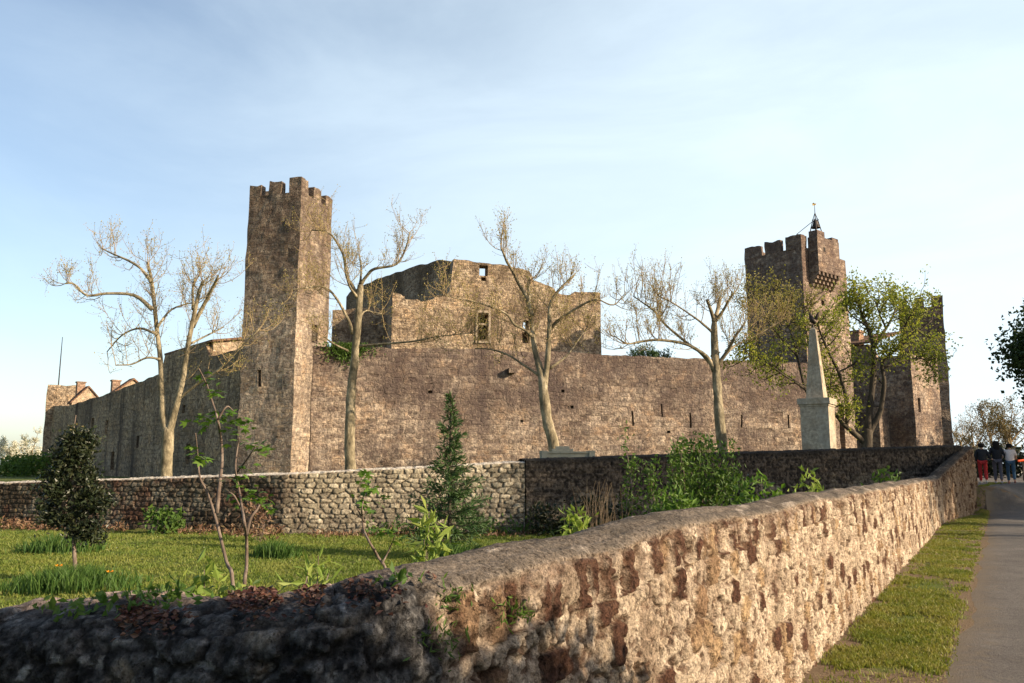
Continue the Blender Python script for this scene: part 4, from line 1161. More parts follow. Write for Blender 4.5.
tree('plane_tree', 'bare plane tree with pollarded stubs in front of the wall between keep and gate tower', 'tree', 34., Z4,
     ([(335, 605), (332, 570), (325, 500), (321, 440), (318, 400), (315, 350), (312, 290), (312, 240)], .225, .14),
     [([(312, 250), (303, 220), (292, 190)], .10, .06, -.4), ([(312, 250), (322, 215), (328, 185)], .11, .07, .5), ([(314, 250), (335, 222), (350, 195), (365, 172)], .08, .04, -.6),
      ([(312, 385), (295, 350), (270, 330), (230, 310), (160, 300), (110, 305), (75, 310), (40, 290)], .10, .025, -1.2),
      ([(308, 370), (275, 335), (240, 310), (180, 260), (160, 235), (140, 215), (90, 180)], .085, .025, 1.0),
      ([(308, 280), (285, 260), (260, 240), (200, 200), (160, 180)], .065, .02, -1),
      ([(320, 370), (345, 335), (358, 312), (370, 290), (395, 255)], .10, .04, -1), ([(335, 350), (365, 318), (390, 305), (440, 280), (490, 250)], .06, .025, 1.2)],
     M['plane_bark'], M['plane_twig'], M['bud'], 151, 1.25, 9, .50, .065, .038, 1.0, G1, up=.27, r2=.016, r3=.0075, tw_w=.10)
tree('leafy_tree', 'tree coming into fresh green leaf with several dark stems, right of the obelisk', 'tree', 36., Z5,
     ([(372, 652), (371, 630), (374, 600)], .26, .22),
     [([(374, 610), (378, 560), (385, 500), (390, 440), (385, 380), (372, 345), (362, 322), (354, 298), (350, 282)], .18, .04, .6),
      ([(376, 615), (390, 590), (405, 560), (412, 520), (415, 480), (410, 440), (430, 415), (450, 400), (500, 360), (535, 330)], .14, .03, -1.0),
      ([(368, 640), (335, 612), (312, 592), (290, 565), (270, 545)], .15, .06, -.5),
      ([(318, 595), (322, 565), (318, 520), (300, 460), (285, 430), (270, 400), (252, 356), (246, 336)], .11, .03, -1.4),
      ([(270, 547), (240, 525), (210, 500), (180, 480), (150, 460), (110, 430), (75, 420)], .07, .02, -1.2),
      ([(300, 460), (330, 445), (345, 430)], .05, .02, .6), ([(290, 440), (275, 500), (285, 480)], .04, .02, .3),
      ([(388, 400), (420, 350), (440, 312), (447, 288)], .08, .03, 1.3), ([(412, 450), (470, 430), (520, 430), (545, 470)], .06, .02, 1.3),
      ([(372, 345), (334, 318), (318, 296)], .05, .02, 1), ([(450, 400), (468, 345), (486, 308)], .06, .02, -1.4), ([(420, 350), (402, 310), (394, 284)], .05, .02, -1.2)],
     M['dark_bark'], M['dark_bark'], M['yleaf'], 120, .95, 7, .45, .13, .085, 3, None, up=.06, leaf_jit=.16, lup=0., tmin=.35)
tree('leafy_tree', 'thin tree with sparse yellow green young leaves left of the obelisk', 'tree', 38., Z5,
     ([(262, 640), (258, 600), (246, 560), (232, 530)], .15, .11),
     [([(235, 535), (215, 500), (200, 440), (185, 380), (170, 330), (160, 290)], .09, .025, 1.0), ([(215, 500), (170, 470), (130, 440), (95, 420)], .06, .02, -1), ([(195, 420), (150, 370), (110, 320), (80, 290)], .05, .02, -1),
      ([(240, 540), (236, 480), (225, 400), (215, 340), (210, 300)], .07, .02, .8), ([(170, 330), (140, 290), (110, 260)], .04, .015, .6)],
     M['dark_bark'], M['dark_bark'], leaf_mat('yellow_young_leaves', [(.26, .22, .06), (.20, .19, .045), (.32, .26, .09), (.15, .16, .035)], .4), 62, 1.2, 6, .5, .11, .07, 2, None, up=.12, leaf_jit=.12, lup=0.)

# generic leafy crown tree (background, roadside)
def crown_tree(name, label, cat, x, y, h, cr, cz, rz, nleaf, leafm, bark, L, W, group=None, tr=.22, clumps=40, hollow=.5):
    zb = zg1(x, y)-.1
    root = thing(name, label, cat, (x, y, zb+.1), group)
    m = MB(); top = zb+cz+rz*.5
    T = smooth_line([(x, y, zb), (x+.1, y, zb+cz*.3), (x-.05, y+.1, zb+cz*.7), (x, y, top)], 4); m.tube(T, np.linspace(tr, tr*.25, len(T)), 9)
    cen = rdirs(clumps)*(hollow+(1-hollow)*rng.random((clumps, 1))**.5)*np.array((cr, cr, rz))+np.array((x, y, zb+cz))
    for c in cen[:28]:
        s_ = T[int(len(T)*(.45+.5*rng.random()))-1]
        mid = (s_+c)/2+rng.normal(size=3)*.2; B_ = smooth_line([s_, mid, c], 3); m.tube(B_, np.linspace(tr*.3, .02, len(B_)), 5, False)
    m.build('trunk', bark, root, True)
    sz = (.35+.65*rng.random(clumps))*cr*.42
    k = rng.integers(0, clumps, nleaf)
    C = cen[k]+np.clip(rng.normal(size=(nleaf, 3)), -1.7, 1.7)*sz[k][:, None]*.55
    leaf_obj('crown', C, leafm, root, L, W, .1)
    return root
# dark tree at the right edge and the row across the road that throws the shade on the garden wall
g_ = 'shady trees along the far side of the road'
p = at(1028, 350, 30.)
crown_tree('roadside_tree', 'dark green leafy tree leaning into the picture at the right edge', 'tree', 26.6, 36.5, 10, 3.9, 6.3, 2.4, 26000, M['roadtree'], M['dark_bark'], .2, .15, None, .25, 60)
for (x, y, cz, rz, cr) in ((27.6, 15.2, 12.2, 1.4, 4.2), (30.1, 19.2, 9.9, 1.2, 4.1), (32.8, 25.4, 7.4, 2.1, 4.2), (36., 30.5, 8.2, 2.8, 4.3)):
    crown_tree('roadside_tree', 'dark green leafy tree in the row along the far side of the road', 'tree', x, y, 10, cr, cz, rz, 9000, M['roadtree'], M['dark_bark'], .24, .19, g_, .25, 50)

# conifer crown behind the curtain
crown_tree('pine_tree', 'dark green crown showing above the curtain wall left of the gate tower', 'tree', *at(650, 348, 60.)[:2], 10, 1.55, 8.7, .55, 2600, M['spruce'], M['dark_bark'], .22, .07, None, .2, 22)
# ivy on the curtain wall top behind tree two
q = []
for i in range(1500):
    px = 348+rng.normal()*11; u, _ = hit(px, 350, CP0, cd); z = 8.55-abs(rng.normal())*.45*(1 if px < 362 else .6)
    p = CP0+cd*u+cn*(.12+.12*rng.random()); q.append((p[0], p[1], z))
tag(leaf_obj('ivy', q, M['bush'], None, .13, .1, 0), 'dark ivy hanging over the curtain wall top beside the tall tower', 'ivy')

# ---- right background: bare trees, hedge
def bare_tree(x, y, h, label, leafm, nl, group=None, bark='plane_twig', spread=.38, keep=1.0, L=.12):
    zb = zg1(x, y)-.1
    root = thing('bare_tree', label, 'tree', (x, y, zb+.1), group)
    T = smooth_line([(x, y, zb), (x+.1, y, zb+h*.3), (x, y, zb+h*.6)], 4); m = MB(); m.tube(T, np.linspace(.16, .07, len(T)), 7)
    LL = []
    for i in range(9):
        s_ = T[int(len(T)*(.3+.65*rng.random()))-1]; a = rng.random()*6.28
        e = s_+np.array((math.cos(a)*h*spread*(.5+.6*rng.random()), math.sin(a)*h*spread*.8, h*(.25+.3*rng.random())))
        e[2] = min(e[2], zb+h)
        B_ = smooth_line([s_, (s_+e)/2+np.array((0, 0, -.03*h)), e], 4); r_ = np.linspace(.06, .02, len(B_)); m.tube(B_, r_, 5, False); LL.append((B_, r_))
    m.build('trunk', M[bark], root, True)
    mt = MB(); tips = grow(LL, mt, 45, h*.16, 6, h*.08, .2, .022, .012)
    mt.build('twigs', M[bark], root)
    tips = np.repeat(tips, 3, 0) if keep > 1 else tips[rng.random(len(tips)) < keep]
    leaf_obj('leaves', tips+rng.normal(size=tips.shape)*.12*h/6, leafm, root, L, L*.7, .1)
for (px, Y, h, lab, lm, kp_) in ((962, 78., 5.6, 'slender bare tree just right of the far right tower', 'brownleaf', .3), (975, 88., 6.6, 'bare twiggy tree above the three walkers, left of the brown bushy tree', 'brownleaf', .5),
                            (993, 64., 6.0, 'brown budding bushy tree directly behind the three walkers', 'brownleaf', 2), (1012, 60., 5.6, 'brown budding tree at the right edge behind the walkers', 'brownleaf', 2), (1035, 62., 6.4, 'brown budding tree half outside the right edge', 'brownleaf', 2), (950, 92., 5.5, 'far bare tree partly hidden by the right tower', 'brownleaf', .4)):
    p = at(px, 470, Y); bare_tree(p[0], Y, h, lab, M[lm], 0, None, keep=kp_)
def hedge(name, label, pts, h, w, n, mat, L, cat='hedge'):
    C = []
    P_ = np.array(pts, float)
    for i in range(n):
        f = rng.random()*(len(P_)-1); k = int(f); p = P_[k]+(P_[min(k+1, len(P_)-1)]-P_[k])*(f-k)
        hh = h*(.65+.5*vnoise(f*3.1*len(P_), 0, 0, 5))
        C.append((p[0]+rng.normal()*w*.4, p[1]+rng.normal()*w*.4, zg1(p[0], p[1])+hh*rng.random()**.7))
    return tag(leaf_obj(name, C, mat, None, L, L*.7, .1), label, cat)
hedge('hedge', 'dark shaded hedge across the far end of the road behind the walkers', [at(952, 470, 58.)[:2], at(985, 470, 56.)[:2], at(1050, 470, 54.)[:2]], 1.9, 1.6, 5200, M['holly'], .22)
# ---- left background
hedge('hedge', 'clipped green hedge beyond the garden wall at the far left', [at(6, 470, 66.)[:2], at(46, 470, 62.)[:2]], 1.6, 1.8, 4200, M['bush'], .2)
for px, Y, h, lab in ((8, 92., 3.4, 'white blossoming tree at the far left edge of the picture'), (30, 100., 4.6, 'white blossoming tree between the left edge and the turret'), (-12, 88., 4.2, 'white blossoming tree partly outside the left edge')):
    p = at(px, 470, Y); bare_tree(p[0], Y, h, lab, M['blossom'], 0, None, keep=2, L=.16)

# ---- garden plants
def holly():
    x, y = -6.55, 12.9; zb = zg1(x, y)
    root = thing('evergreen_sapling', 'dark bushy evergreen sapling on a thin trunk standing in the lawn at left', 'tree', (x, y, zb))
    S = lambda px, py: at(px, py, 12.9)
    T = smooth_line([np.array((x, y, zb-.1)), S(74, 545), S(73, 500), S(75, 450), S(78, 432)], 4)
    m = MB(); m.tube(T, np.linspace(.035, .012, len(T)), 8)
    C = []
    cl = []
    while len(cl) < 27:
        py = 436+100*((len(cl)+rng.random())/27)**.92; hw = np.interp(py, [430, 445, 470, 500, 525, 538], [5, 17, 24, 29, 27, 16]); px = 77+(rng.random()*2-1)*hw
        cl.append((px, py, 6+6*rng.random()))
    cl += [(78, 436, 8), (80, 448, 9), (72, 460, 9)]
    for px, py, r_ in cl:
        c = S(px, py); rr = r_/F*12.9
        m.tube(smooth_line([T[int(rng.integers(4, len(T)))], (T[8]+c)/2, c], 3), [.012]*4+[.008]*(3), 4, False)
        n = int(24*r_); C.append(c+rng.normal(size=(n, 3))*rr*np.array((.6, .6, .45)))
    m.build('trunk', M['sap_bark'], root, True)
    leaf_obj('crown', np.concatenate(C), M['holly'], root, .078, .042, .2)
holly()
def spruce(px, pyb, pyt, Y, label):
    b = at(px, pyb, Y); x, y = b[0], Y; zb = zg1(x, y); zt = at(px, pyt, Y)[2]; h = zt-zb
    root = thing('young_spruce', label, 'tree', (x, y, zb))
    m = MB(); m.tube([(x, y, zb-.1), (x, y, zb+h*.5), (x, y, zt)], [.05, .03, .006], 8)
    C = []; D = []
    z = .07*h
    while z < .985*h:
        f = z/h; R_ = (1-f)**1.2*.90*(h/3.0)*(.75+.5*rng.random())+.015
        nb = int(5+5*(1-f))
        for k in range(nb):
            a = rng.random()*6.283; rr = R_*(.65+.5*rng.random())
            s_ = np.array((x, y, zb+z)); e = s_+np.array((math.cos(a)*rr, math.sin(a)*rr, rr*(.10+.35*f)-.12*rr*(1-f)))
            B_ = smooth_line([s_, (s_+e)/2+np.array((0, 0, -.06*rr)), e], 3); m.tube(B_, np.linspace(.012, .004, len(B_)), 3, False)
            n = int(60*rr)+4
            t_ = rng.random(n)**.7; i_ = np.minimum((t_*(len(B_)-1)).astype(int), len(B_)-2); p = B_[i_]+(B_[i_+1]-B_[i_])*(t_*(len(B_)-1)-i_)[:, None]
            dv = (e-s_)/np.linalg.norm(e-s_)
            side = rng.normal(size=(n, 3))*.55; d = dv*.8+side; d[:, 2] += .05; d /= np.linalg.norm(d, axis=1)[:, None]
            C.append(p+side*.05*rr); D.append(d)
        z += .040*h*(1.15-.5*f)
    m.build('trunk', M['dark_bark'], root)
    C = np.concatenate(C); D = np.concatenate(D)
    V, Fq = leaves_mesh(C, D, sides(D), .11+.06*rng.random(len(C)), np.full(len(C), .026))
    mk('crown', V, Fq, M['spruce'], root)
spruce(449, 556, 394, 16.5, 'young dark green conifer standing in the lawn before the pale garden wall')

def palmate(C, D, size, mat, name, parent, lobes=5):
    """lobed leaves: fan of diamonds joined at the stalk"""
    V = []; Fs = []; k = 0
    for c, d, s in zip(C, D, size):
        nrm = np.array((rng.normal()*.45, rng.normal()*.45, 1.)); nrm /= np.linalg.norm(nrm)
        d = d-nrm*np.dot(d, nrm); d /= np.linalg.norm(d)+1e-9; b = np.cross(nrm, d)
        ring = [c]
        for i in range(lobes*2+1):
            a = -1.9+3.8*i/(lobes*2); r_ = s*(1.0 if i % 2 else .55)*(1.0-.28*abs(a)/1.9)
            ring.append(c+d*math.cos(a)*r_+b*math.sin(a)*r_-nrm*.25*r_*abs(math.sin(a))*.6-nrm*.12*r_)
        V += ring
        for i in range(1, len(ring)-1): Fs.append((k, k+i, k+i+1))
        k += len(ring)
    return mk(name, np.array(V), np.array(Fs), mat, parent)
def fig(label, stems, Y, base, mat, clusters, lsize, nper=6, name='fig_sapling', r0=.015):
    b = at(*base, Y); root = thing(name, label, 'sapling', (b[0], Y, zg1(b[0], Y)))
    m = MB(); 
    for s in stems:
        P_ = [at(a[0], a[1], Y+.12*rng.normal()) for a in s]
        if s[0] == stems[0][0] or s[0] == base: P_ = [np.array((P_[0][0]+.02, Y, zg1(b[0], Y)-.1))]+P_
        P_ = smooth_line(P_, 4); m.tube(P_, np.linspace(r0 if len(s) > 3 else r0*.55, r0*.3, len(P_)), 7)
    m.build('stem', M['sap_bark'], root, True)
    C = []; D = []; S = []
    for (px, py, r_) in clusters:
        c = at(px, py, Y+.1*rng.normal())
        for i in range(nper):
            a = rng.random()*6.283; d = np.array((math.cos(a), math.sin(a)*.9, .1+.3*rng.normal()))
            C.append(c+d*.03+rng.normal(size=3)*r_/F*Y*.35); D.append(d); S.append(lsize*(.55+.7*rng.random()))
    palmate(C, D, S, mat, 'leaves', root)
    return root
q8 = lambda a, b: (160+a/2.253, 380+b/2.253)
ql = lambda L: [q8(*p) for p in L]
fig('leggy fig sapling with two tall bare stems and few leaves, left of its leafier neighbour', [ql([(165, 470), (150, 410), (125, 310), (105, 250), (90, 220), (85, 170), (80, 120)]), ql([(128, 300), (134, 240), (140, 180), (137, 130), (130, 90), (118, 50), (105, 10), (88, -25)]), ql([(130, 90), (150, 60), (165, 70)])], 6.0, q8(165, 470), M['fig'],
    [(*q8(80, 95), 14), (*q8(75, 160), 10), (*q8(130, 95), 12), (*q8(150, 80), 12), (*q8(105, -5), 12), (*q8(95, 180), 6), (*q8(160, 105), 10), (*q8(120, 25), 9)], .062, 8)
fig('fig sapling with leafy side shoots beside the leggy one, right of it', [ql([(190, 480), (195, 420), (195, 360), (190, 320), (185, 290), (178, 245), (170, 200), (175, 150), (178, 130)]), ql([(193, 350), (205, 310), (220, 290), (232, 262)]), ql([(186, 300), (168, 262), (150, 250)]), ql([(172, 210), (195, 180), (215, 150)])], 6.1, q8(190, 480), M['fig'],
    [(*q8(178, 125), 12), (*q8(215, 145), 14), (*q8(190, 95), 12), (*q8(165, 225), 12), (*q8(180, 262), 12), (*q8(215, 262), 14), (*q8(240, 265), 14), (*q8(248, 290), 10), (*q8(205, 200), 10), (*q8(235, 160), 10)], .062, 8)
fig('thin leaning sapling with a tuft of leaves in front of the pale garden wall', [ql([(510, 438), (492, 400), (472, 365), (460, 340), (456, 310), (455, 290), (462, 262), (480, 240)]), ql([(500, 415), (515, 385), (530, 350)]), ql([(460, 320), (445, 290), (442, 270)])], 9.5, q8(510, 438), M['fig'],
    [(*q8(480, 240), 14), (*q8(455, 240), 12), (*q8(490, 265), 12), (*q8(470, 215), 10), (*q8(448, 270), 10), (*q8(530, 350), 8), (*q8(518, 340), 8), (*q8(470, 290), 8), (*q8(485, 345), 8)], .085, 7, 'fig_sapling', .019)
def upright(label, px, pyb, pyt, Y, wpx, n, mat, L, W, name='leafy_shrub', stems=3, cat='shrub', fmin=.12):
    b = at(px, pyb, Y); x = b[0]; zb = zg1(x, Y); zt = at(px, pyt, Y)[2]; h = zt-zb; w = wpx/F*Y
    root = thing(name, label, cat, (x, Y, zb))
    m = MB(); C = []
    for s in range(stems):
        dx = (rng.random()-.5)*w*.35; ex = (rng.random()-.5)*w*1.1; hh = h*(1.0 if s == 0 else .6+.4*rng.random())
        if s == 0: ex *= .3
        P_ = smooth_line([(x+dx*.3, Y, zb-.05), (x+dx, Y+rng.normal()*.08, zb+hh*.4), (x+(dx+ex)*.6, Y+rng.normal()*.12, zb+hh*.75), (x+ex*.9, Y+rng.normal()*.12, zb+hh)], 4)
        m.tube(P_, np.linspace(min(.018, .0075*h), .003, len(P_)), 5, False)
        k = n//stems; f = fmin+(1-fmin)*rng.random(k)**.9; i_ = np.minimum((f*(len(P_)-1)).astype(int), len(P_)-2)
        p = P_[i_]+(P_[i_+1]-P_[i_])*(f*(len(P_)-1)-i_)[:, None]
        rad = w*.22*(1.1-.85*f)+.03
        C.append(p+rng.normal(size=(k, 3))*rad[:, None]*np.array((1, 1, .6)))
    m.build('stem', M['sap_bark'], root)
    leaf_obj('leaves', np.concatenate(C), mat, root, L, W, .35)
    return root
upright('tall upright leafy shrub, widest of the green shrubs against the dark wall', 706, 534, 436, 20.5, 66, 2600, M['bush'], .13, .06, stems=9)
upright('tall thin shrub tipped with pale shoots above the dark wall, left of the wide one', 684, 532, 440, 20.0, 26, 620, M['bush'], .12, .055, stems=5)
upright('slender shoot reaching highest above the dark wall, leftmost of the green shrubs', 630, 534, 424, 19.5, 22, 330, M['bush'], .11, .05, stems=3)
upright('small upright shrub between the slender shoot and the wider shrubs at the dark wall', 657, 532, 458, 19.2, 22, 460, M['bush'], .11, .05, stems=4)
upright('low bushy green clump with large leaves at the foot of the tall shrubs', 668, 536, 492, 17.5, 46, 520, M['fig'], .17, .07, stems=7)
upright('yellow green clump of broad drooping leaves beside the young conifer', 431, 562, 513, 12.0, 34, 120, M['lime'], .26, .07, 'leafy_plant', 4, 'plant')
upright('bright green leafy plant standing in the lawn before the dark wall', 575, 538, 508, 15.0, 30, 150, M['lime'], .2, .07, 'leafy_plant', 4, 'plant')
upright('fresh green bush behind the roadside wall, right of the tall shrubs', 764, 520, 478, 17.5, 54, 420, M['fig'], .17, .08, 'leafy_shrub', 6)
upright('bright yellow green bush showing over the roadside wall below the obelisk', 812, 515, 470, 18.5, 52, 520, M['lime'], .17, .08, 'leafy_shrub', 6)
upright('dim green bush in the corner where the two walls converge', 880, 500, 470, 21.0, 44, 360, M['bush'], .17, .08, 'leafy_shrub', 6)
upright('large leaved weed at the back edge of the roadside wall', 620, 545, 526, 9.5, 40, 40, M['fig'], .16, .14, 'leafy_plant', 4, 'plant')
upright('pale green leafy weed behind the dark wall, left of the leggy fig', 214, 592, 566, 6.0, 46, 190, M['lime'], .11, .05, 'leafy_plant', 7, 'plant', .74)
upright('spiky pale green weed between the fig saplings and the leaning sapling', 310, 586, 558, 6.2, 34, 90, M['lime'], .14, .03, 'leafy_plant', 6, 'plant', .72)
upright('round green bush against the left garden wall', 168, 536, 510, 22.2, 36, 420, M['bush'], .15, .08, 'leafy_shrub', 8)
upright('grey brown bushy shrub against the garden wall left of the fig saplings', 258, 545, 500, 20., 40, 260, M['bracken'], .12, .06, 'leafy_shrub', 8)
upright('dark green shrub filling the shadow at the foot of the dark wall', 548, 536, 505, 21.6, 40, 460, M['holly'], .13, .07, 'leafy_shrub', 8)
upright('dark ivy covered mound behind the dry stalks at the dark wall', 605, 536, 500, 21.8, 70, 700, M['holly'], .13, .07, 'leafy_shrub', 10)
upright('dark leafy shrub under the dark wall right of the tall shrubs', 745, 525, 478, 23., 50, 600, M['holly'], .13, .07, 'leafy_shrub', 8)
# thin second sapling behind the holly
b = at(66, 545, 18.); m = MB(); m.tube(smooth_line([(b[0], 18., -.05), at(66, 520, 18.), at(68, 470, 18.), at(76, 415, 18.)], 4), np.linspace(.035, .01, 13), 7)
rt_ = thing('thin_sapling', 'thin pale sapling standing just behind the dark evergreen', 'sapling', (b[0], 18., 0)); m.build('stem', M['sap_bark'], rt_)
C = np.array([at(74+rng.normal()*5, 425+rng.random()*45, 18.+rng.normal()*.15) for i in range(150)]); leaf_obj('leaves', C, M['brownleaf'], rt_, .09, .05, .3)
# dry stalks
V = []; m = MB()
bs = at(598, 535, 20.2)
for i in range(70):
    x0 = at(598+rng.normal()*11, 535, 20.2)[0]; h = .5+1.0*rng.random(); y0 = 20.2+rng.normal()*.15
    m.tube(smooth_line([(x0, y0, -.02), (x0+rng.normal()*.05, y0, h*.5), (x0+rng.normal()*.14, y0+rng.normal()*.1, h)], 2), [.007, .006, .005, .004, .003], 3, False)
tag(m.build('dry_stalks', M['straw'], None), 'clump of dry leafless stalks against the dark wall', 'dead plant')

# ---- grass
def inside_lawn(x, y):
    bwy = np.interp(x, [p[0] for p in BW], [p[1] for p in BW])
    return (y < bwy-.15) & (x < fwx(np.maximum(y, 2.6))-.75) & (y > 3.9)
def tufts(n, samp, hmin, hmax, blades, spread, mat, name, wid=.006):
    P_ = samp(n); n = len(P_)
    B = np.repeat(P_, blades, 0); k = len(B)
    B[:, :2] += rng.normal(size=(k, 2))*spread
    h = hmin+(hmax-hmin)*rng.random(k)
    patch = fbm(B[:, 0]*.9, B[:, 1]*.9, 0, 81)
    h *= .55+.9*patch
    dist = np.hypot(B[:, 0], B[:, 1])
    w = wid*(1+dist*.09)
    a = rng.random(k)*6.283; lean = rng.normal(size=(k, 2))*.45
    z0 = zg(B[:, 0], B[:, 1])-.005
    sd_ = np.stack([np.cos(a)*w, np.sin(a)*w, 0*a], -1)
    base = np.stack([B[:, 0], B[:, 1], z0], -1); tip = base+np.stack([lean[:, 0]*h, lean[:, 1]*h, h], -1)
    mid = base*.45+tip*.55+np.stack([0*h, 0*h, h*.12], -1)
    V = np.stack([base-sd_, base+sd_, mid+sd_*.7, tip, mid-sd_*.7], 1).reshape(-1, 3)
    Fq = np.arange(k*5).reshape(-1, 5)
    return kind(mk(name, V, Fq, mat), 'stuff')
def samp_lawn(n):
    out = []
    while sum(map(len, out)) < n:
        # uniform in image-like density: more near
        y = 4+19*rng.random(n)**1.25; x = -16.5*y/23.*1.12+rng.random(n)*(y*.75+9)
        m_ = inside_lawn(x, y) & (np.abs(x)/y < .72)
        keep = rng.random(n) < np.clip(.35+1.3*fbm(x*1.1, y*1.1, 0, 83), 0, 1)
        out.append(np.stack([x, y], -1)[m_ & keep])
    return np.concatenate(out)[:n]
tufts(52000, samp_lawn, .02, .065, 4, .03, M['grass'], 'lawn_grass', .0042)
def samp_verge(n):
    s_ = -1+37*rng.random(n*3)**1.4; f = rng.random(n*3)
    base = np.stack([R0[0]+rd[0]*s_, R0[1]+rd[1]*s_], -1)
    wv = base[:, 0]-fwx(base[:, 1]); x = base[:, 0]-wv*f+.06; y = base[:, 1]
    gap = fbm(x*1.5, y*1.5, 0, 85)
    k = rng.random(n*3) < np.clip((gap-.43)*7+.2, .06, 1)*(1-.6*(f < .10))*(1-.45*(f > .9))
    return np.stack([x, y], -1)[k][:n]
tufts(20000, samp_verge, .010, .055, 4, .03, M['vergegrass'], 'verge_grass', .0038)
def samp_right(n):
    s_ = -3+40*rng.random(n); o = 4.0+8*rng.random(n)
    return np.stack([R0[0]+rd[0]*s_+rn[0]*o, R0[1]+rd[1]*s_+rn[1]*o], -1)
tufts(6000, samp_right, .05, .14, 4, .04, M['grass'], 'roadside_grass', .005)
def clump(label, px, py, Y, wpx, n, h, mat, name='grass_clump', cat='grass clump'):
    c = at(px, py, Y); w = wpx/F*Y/2
    B = np.stack([c[0]+np.clip(rng.normal(size=n), -1.9, 1.9)*w*.5, Y+np.clip(rng.normal(size=n), -1.9, 1.9)*w*.35], -1)
    V = []; 
    hh = h*(.5+.7*rng.random(n))*np.exp(-((B[:, 0]-c[0])/w)**2*.8); a = rng.random(n)*6.283; lean = rng.normal(size=(n, 2))*.3
    z0 = zg(B[:, 0], B[:, 1])-.01; wd = .006*(1+Y*.05)
    sd_ = np.stack([np.cos(a)*wd, np.sin(a)*wd, 0*a], -1); base = np.stack([B[:, 0], B[:, 1], z0], -1); tip = base+np.stack([lean[:, 0]*hh, lean[:, 1]*hh, hh], -1)
    mid = base*.45+tip*.55+np.stack([0*hh, 0*hh, hh*.12], -1)
    V = np.stack([base-sd_, base+sd_, mid+sd_*.7, tip, mid-sd_*.7], 1).reshape(-1, 3)
    return tag(mk(name, V, np.arange(n*5).reshape(-1, 5), mat), label, cat)
clump('tall green grass clump round the foot of the dark evergreen', 70, 592, 12.4, 130, 1900, .32, M['tallgrass'])
clump('dark rounded grass clump in the lawn before the left garden wall', 275, 557, 16.5, 50, 700, .32, M['tallgrass'])
clump('grass clump in the lawn behind the dark evergreen', 58, 556, 17.5, 80, 600, .4, M['tallgrass'])
clump('tall grass at the foot of the young conifer', 452, 562, 15.6, 70, 600, .35, M['tallgrass'])
for i, (px, py) in enumerate(((59, 566), (110, 572))):
    c = at(px, py, 12.2); rt_ = thing('poppy', ['orange flower at the left of the grass clump under the evergreen', 'orange flower at the right of the grass clump under the evergreen'][i], 'flower', (c[0], 12.2, 0), None)
    m = MB(); m.tube([(c[0], 12.2, 0), (c[0]+.02, 12.2, c[2]*.6), (c[0], 12.2, c[2])], [.006, .005, .004], 4); m.build('stem', M['tallgrass'], rt_)
    D = np.array([(math.cos(k*1.257), math.sin(k*1.257), .45) for k in range(5)]); D /= np.linalg.norm(D, axis=1)[:, None]
    S_ = np.cross(D, (0, 0, 1.)); S_ /= np.linalg.norm(S_, axis=1)[:, None]
    V, Fq = leaves_mesh(np.repeat(c[None], 5, 0), D, S_, np.full(5, .06), np.full(5, .055)); mk('petals', V, Fq, M['orange'], rt_)
C = np.concatenate([samp_lawn(700)]); C = np.concatenate([C, (zg(C[:, 0], C[:, 1])+.045+.02*rng.random(len(C)))[:, None]], 1)
k_ = vnoise(C[:, 0]*.5, C[:, 1]*.5, 0, 97) > .45; C = C[k_]; nC = len(C); D = rdirs(nC, 0, .15); S_ = np.cross(D, np.array((0, 0, 1.))); S_ /= np.linalg.norm(S_, axis=1)[:, None]
V, Fq = leaves_mesh(C, D, S_, np.full(nC, .026), np.full(nC, .026), 0.); kind(mk('daisies', V, Fq, M['blossom']), 'stuff')
# bracken and litter along the left garden wall
C = []
for i in range(3800):
    f = rng.random()*1.0; x = -16+f*13.5 if rng.random() < .85 else -3+rng.random()*4; bwy = np.interp(x, [p[0] for p in BW], [p[1] for p in BW])
    if vnoise(x*.9, 0, 0, 91) < .3+.2*rng.random(): continue
    y = bwy-.25-abs(rng.normal())*.45; C.append((x, y, zg1(x, y)+abs(rng.normal())*.16*vnoise(x*1.7, 2, 0, 94)))
kind(leaf_obj('dead_bracken', C, M['bracken'], None, .13, .05, .25), 'stuff')
C = []
for i in range(1700):
    x = -16+17*rng.random(); bwy = np.interp(x, [p[0] for p in BW], [p[1] for p in BW])
    if vnoise(x*.7+5, 0, 0, 92) < .5: continue
    y = bwy-.2-abs(rng.normal())*.3; C.append((x, y, zg1(x, y)+abs(rng.normal())*.18))
kind(leaf_obj('wall_foot_weeds', C, M['bush'], None, .14, .07, .4), 'stuff')
# undergrowth under the dark wall
C = []
for i in range(5200):
    f = rng.random(); p = BW[4]*(1-f)+BW[5]*f; k = abs(rng.normal())*.75
    nn = np.array((.46, -.89)); x, y = p+nn*(.3+k)
    if x > fwx(y)-.6: continue
    hh = .55*vnoise(f*14, 1, 0, 93)+.1
    C.append((x, y, zg1(x, y)+hh*rng.random()))
kind(leaf_obj('undergrowth', C, leaf_mat('undergrowth_leaves', [(.035, .06, .014), (.05, .09, .018), (.025, .045, .012), (.07, .12, .02)], .3), None, .15, .08, .3), 'stuff')
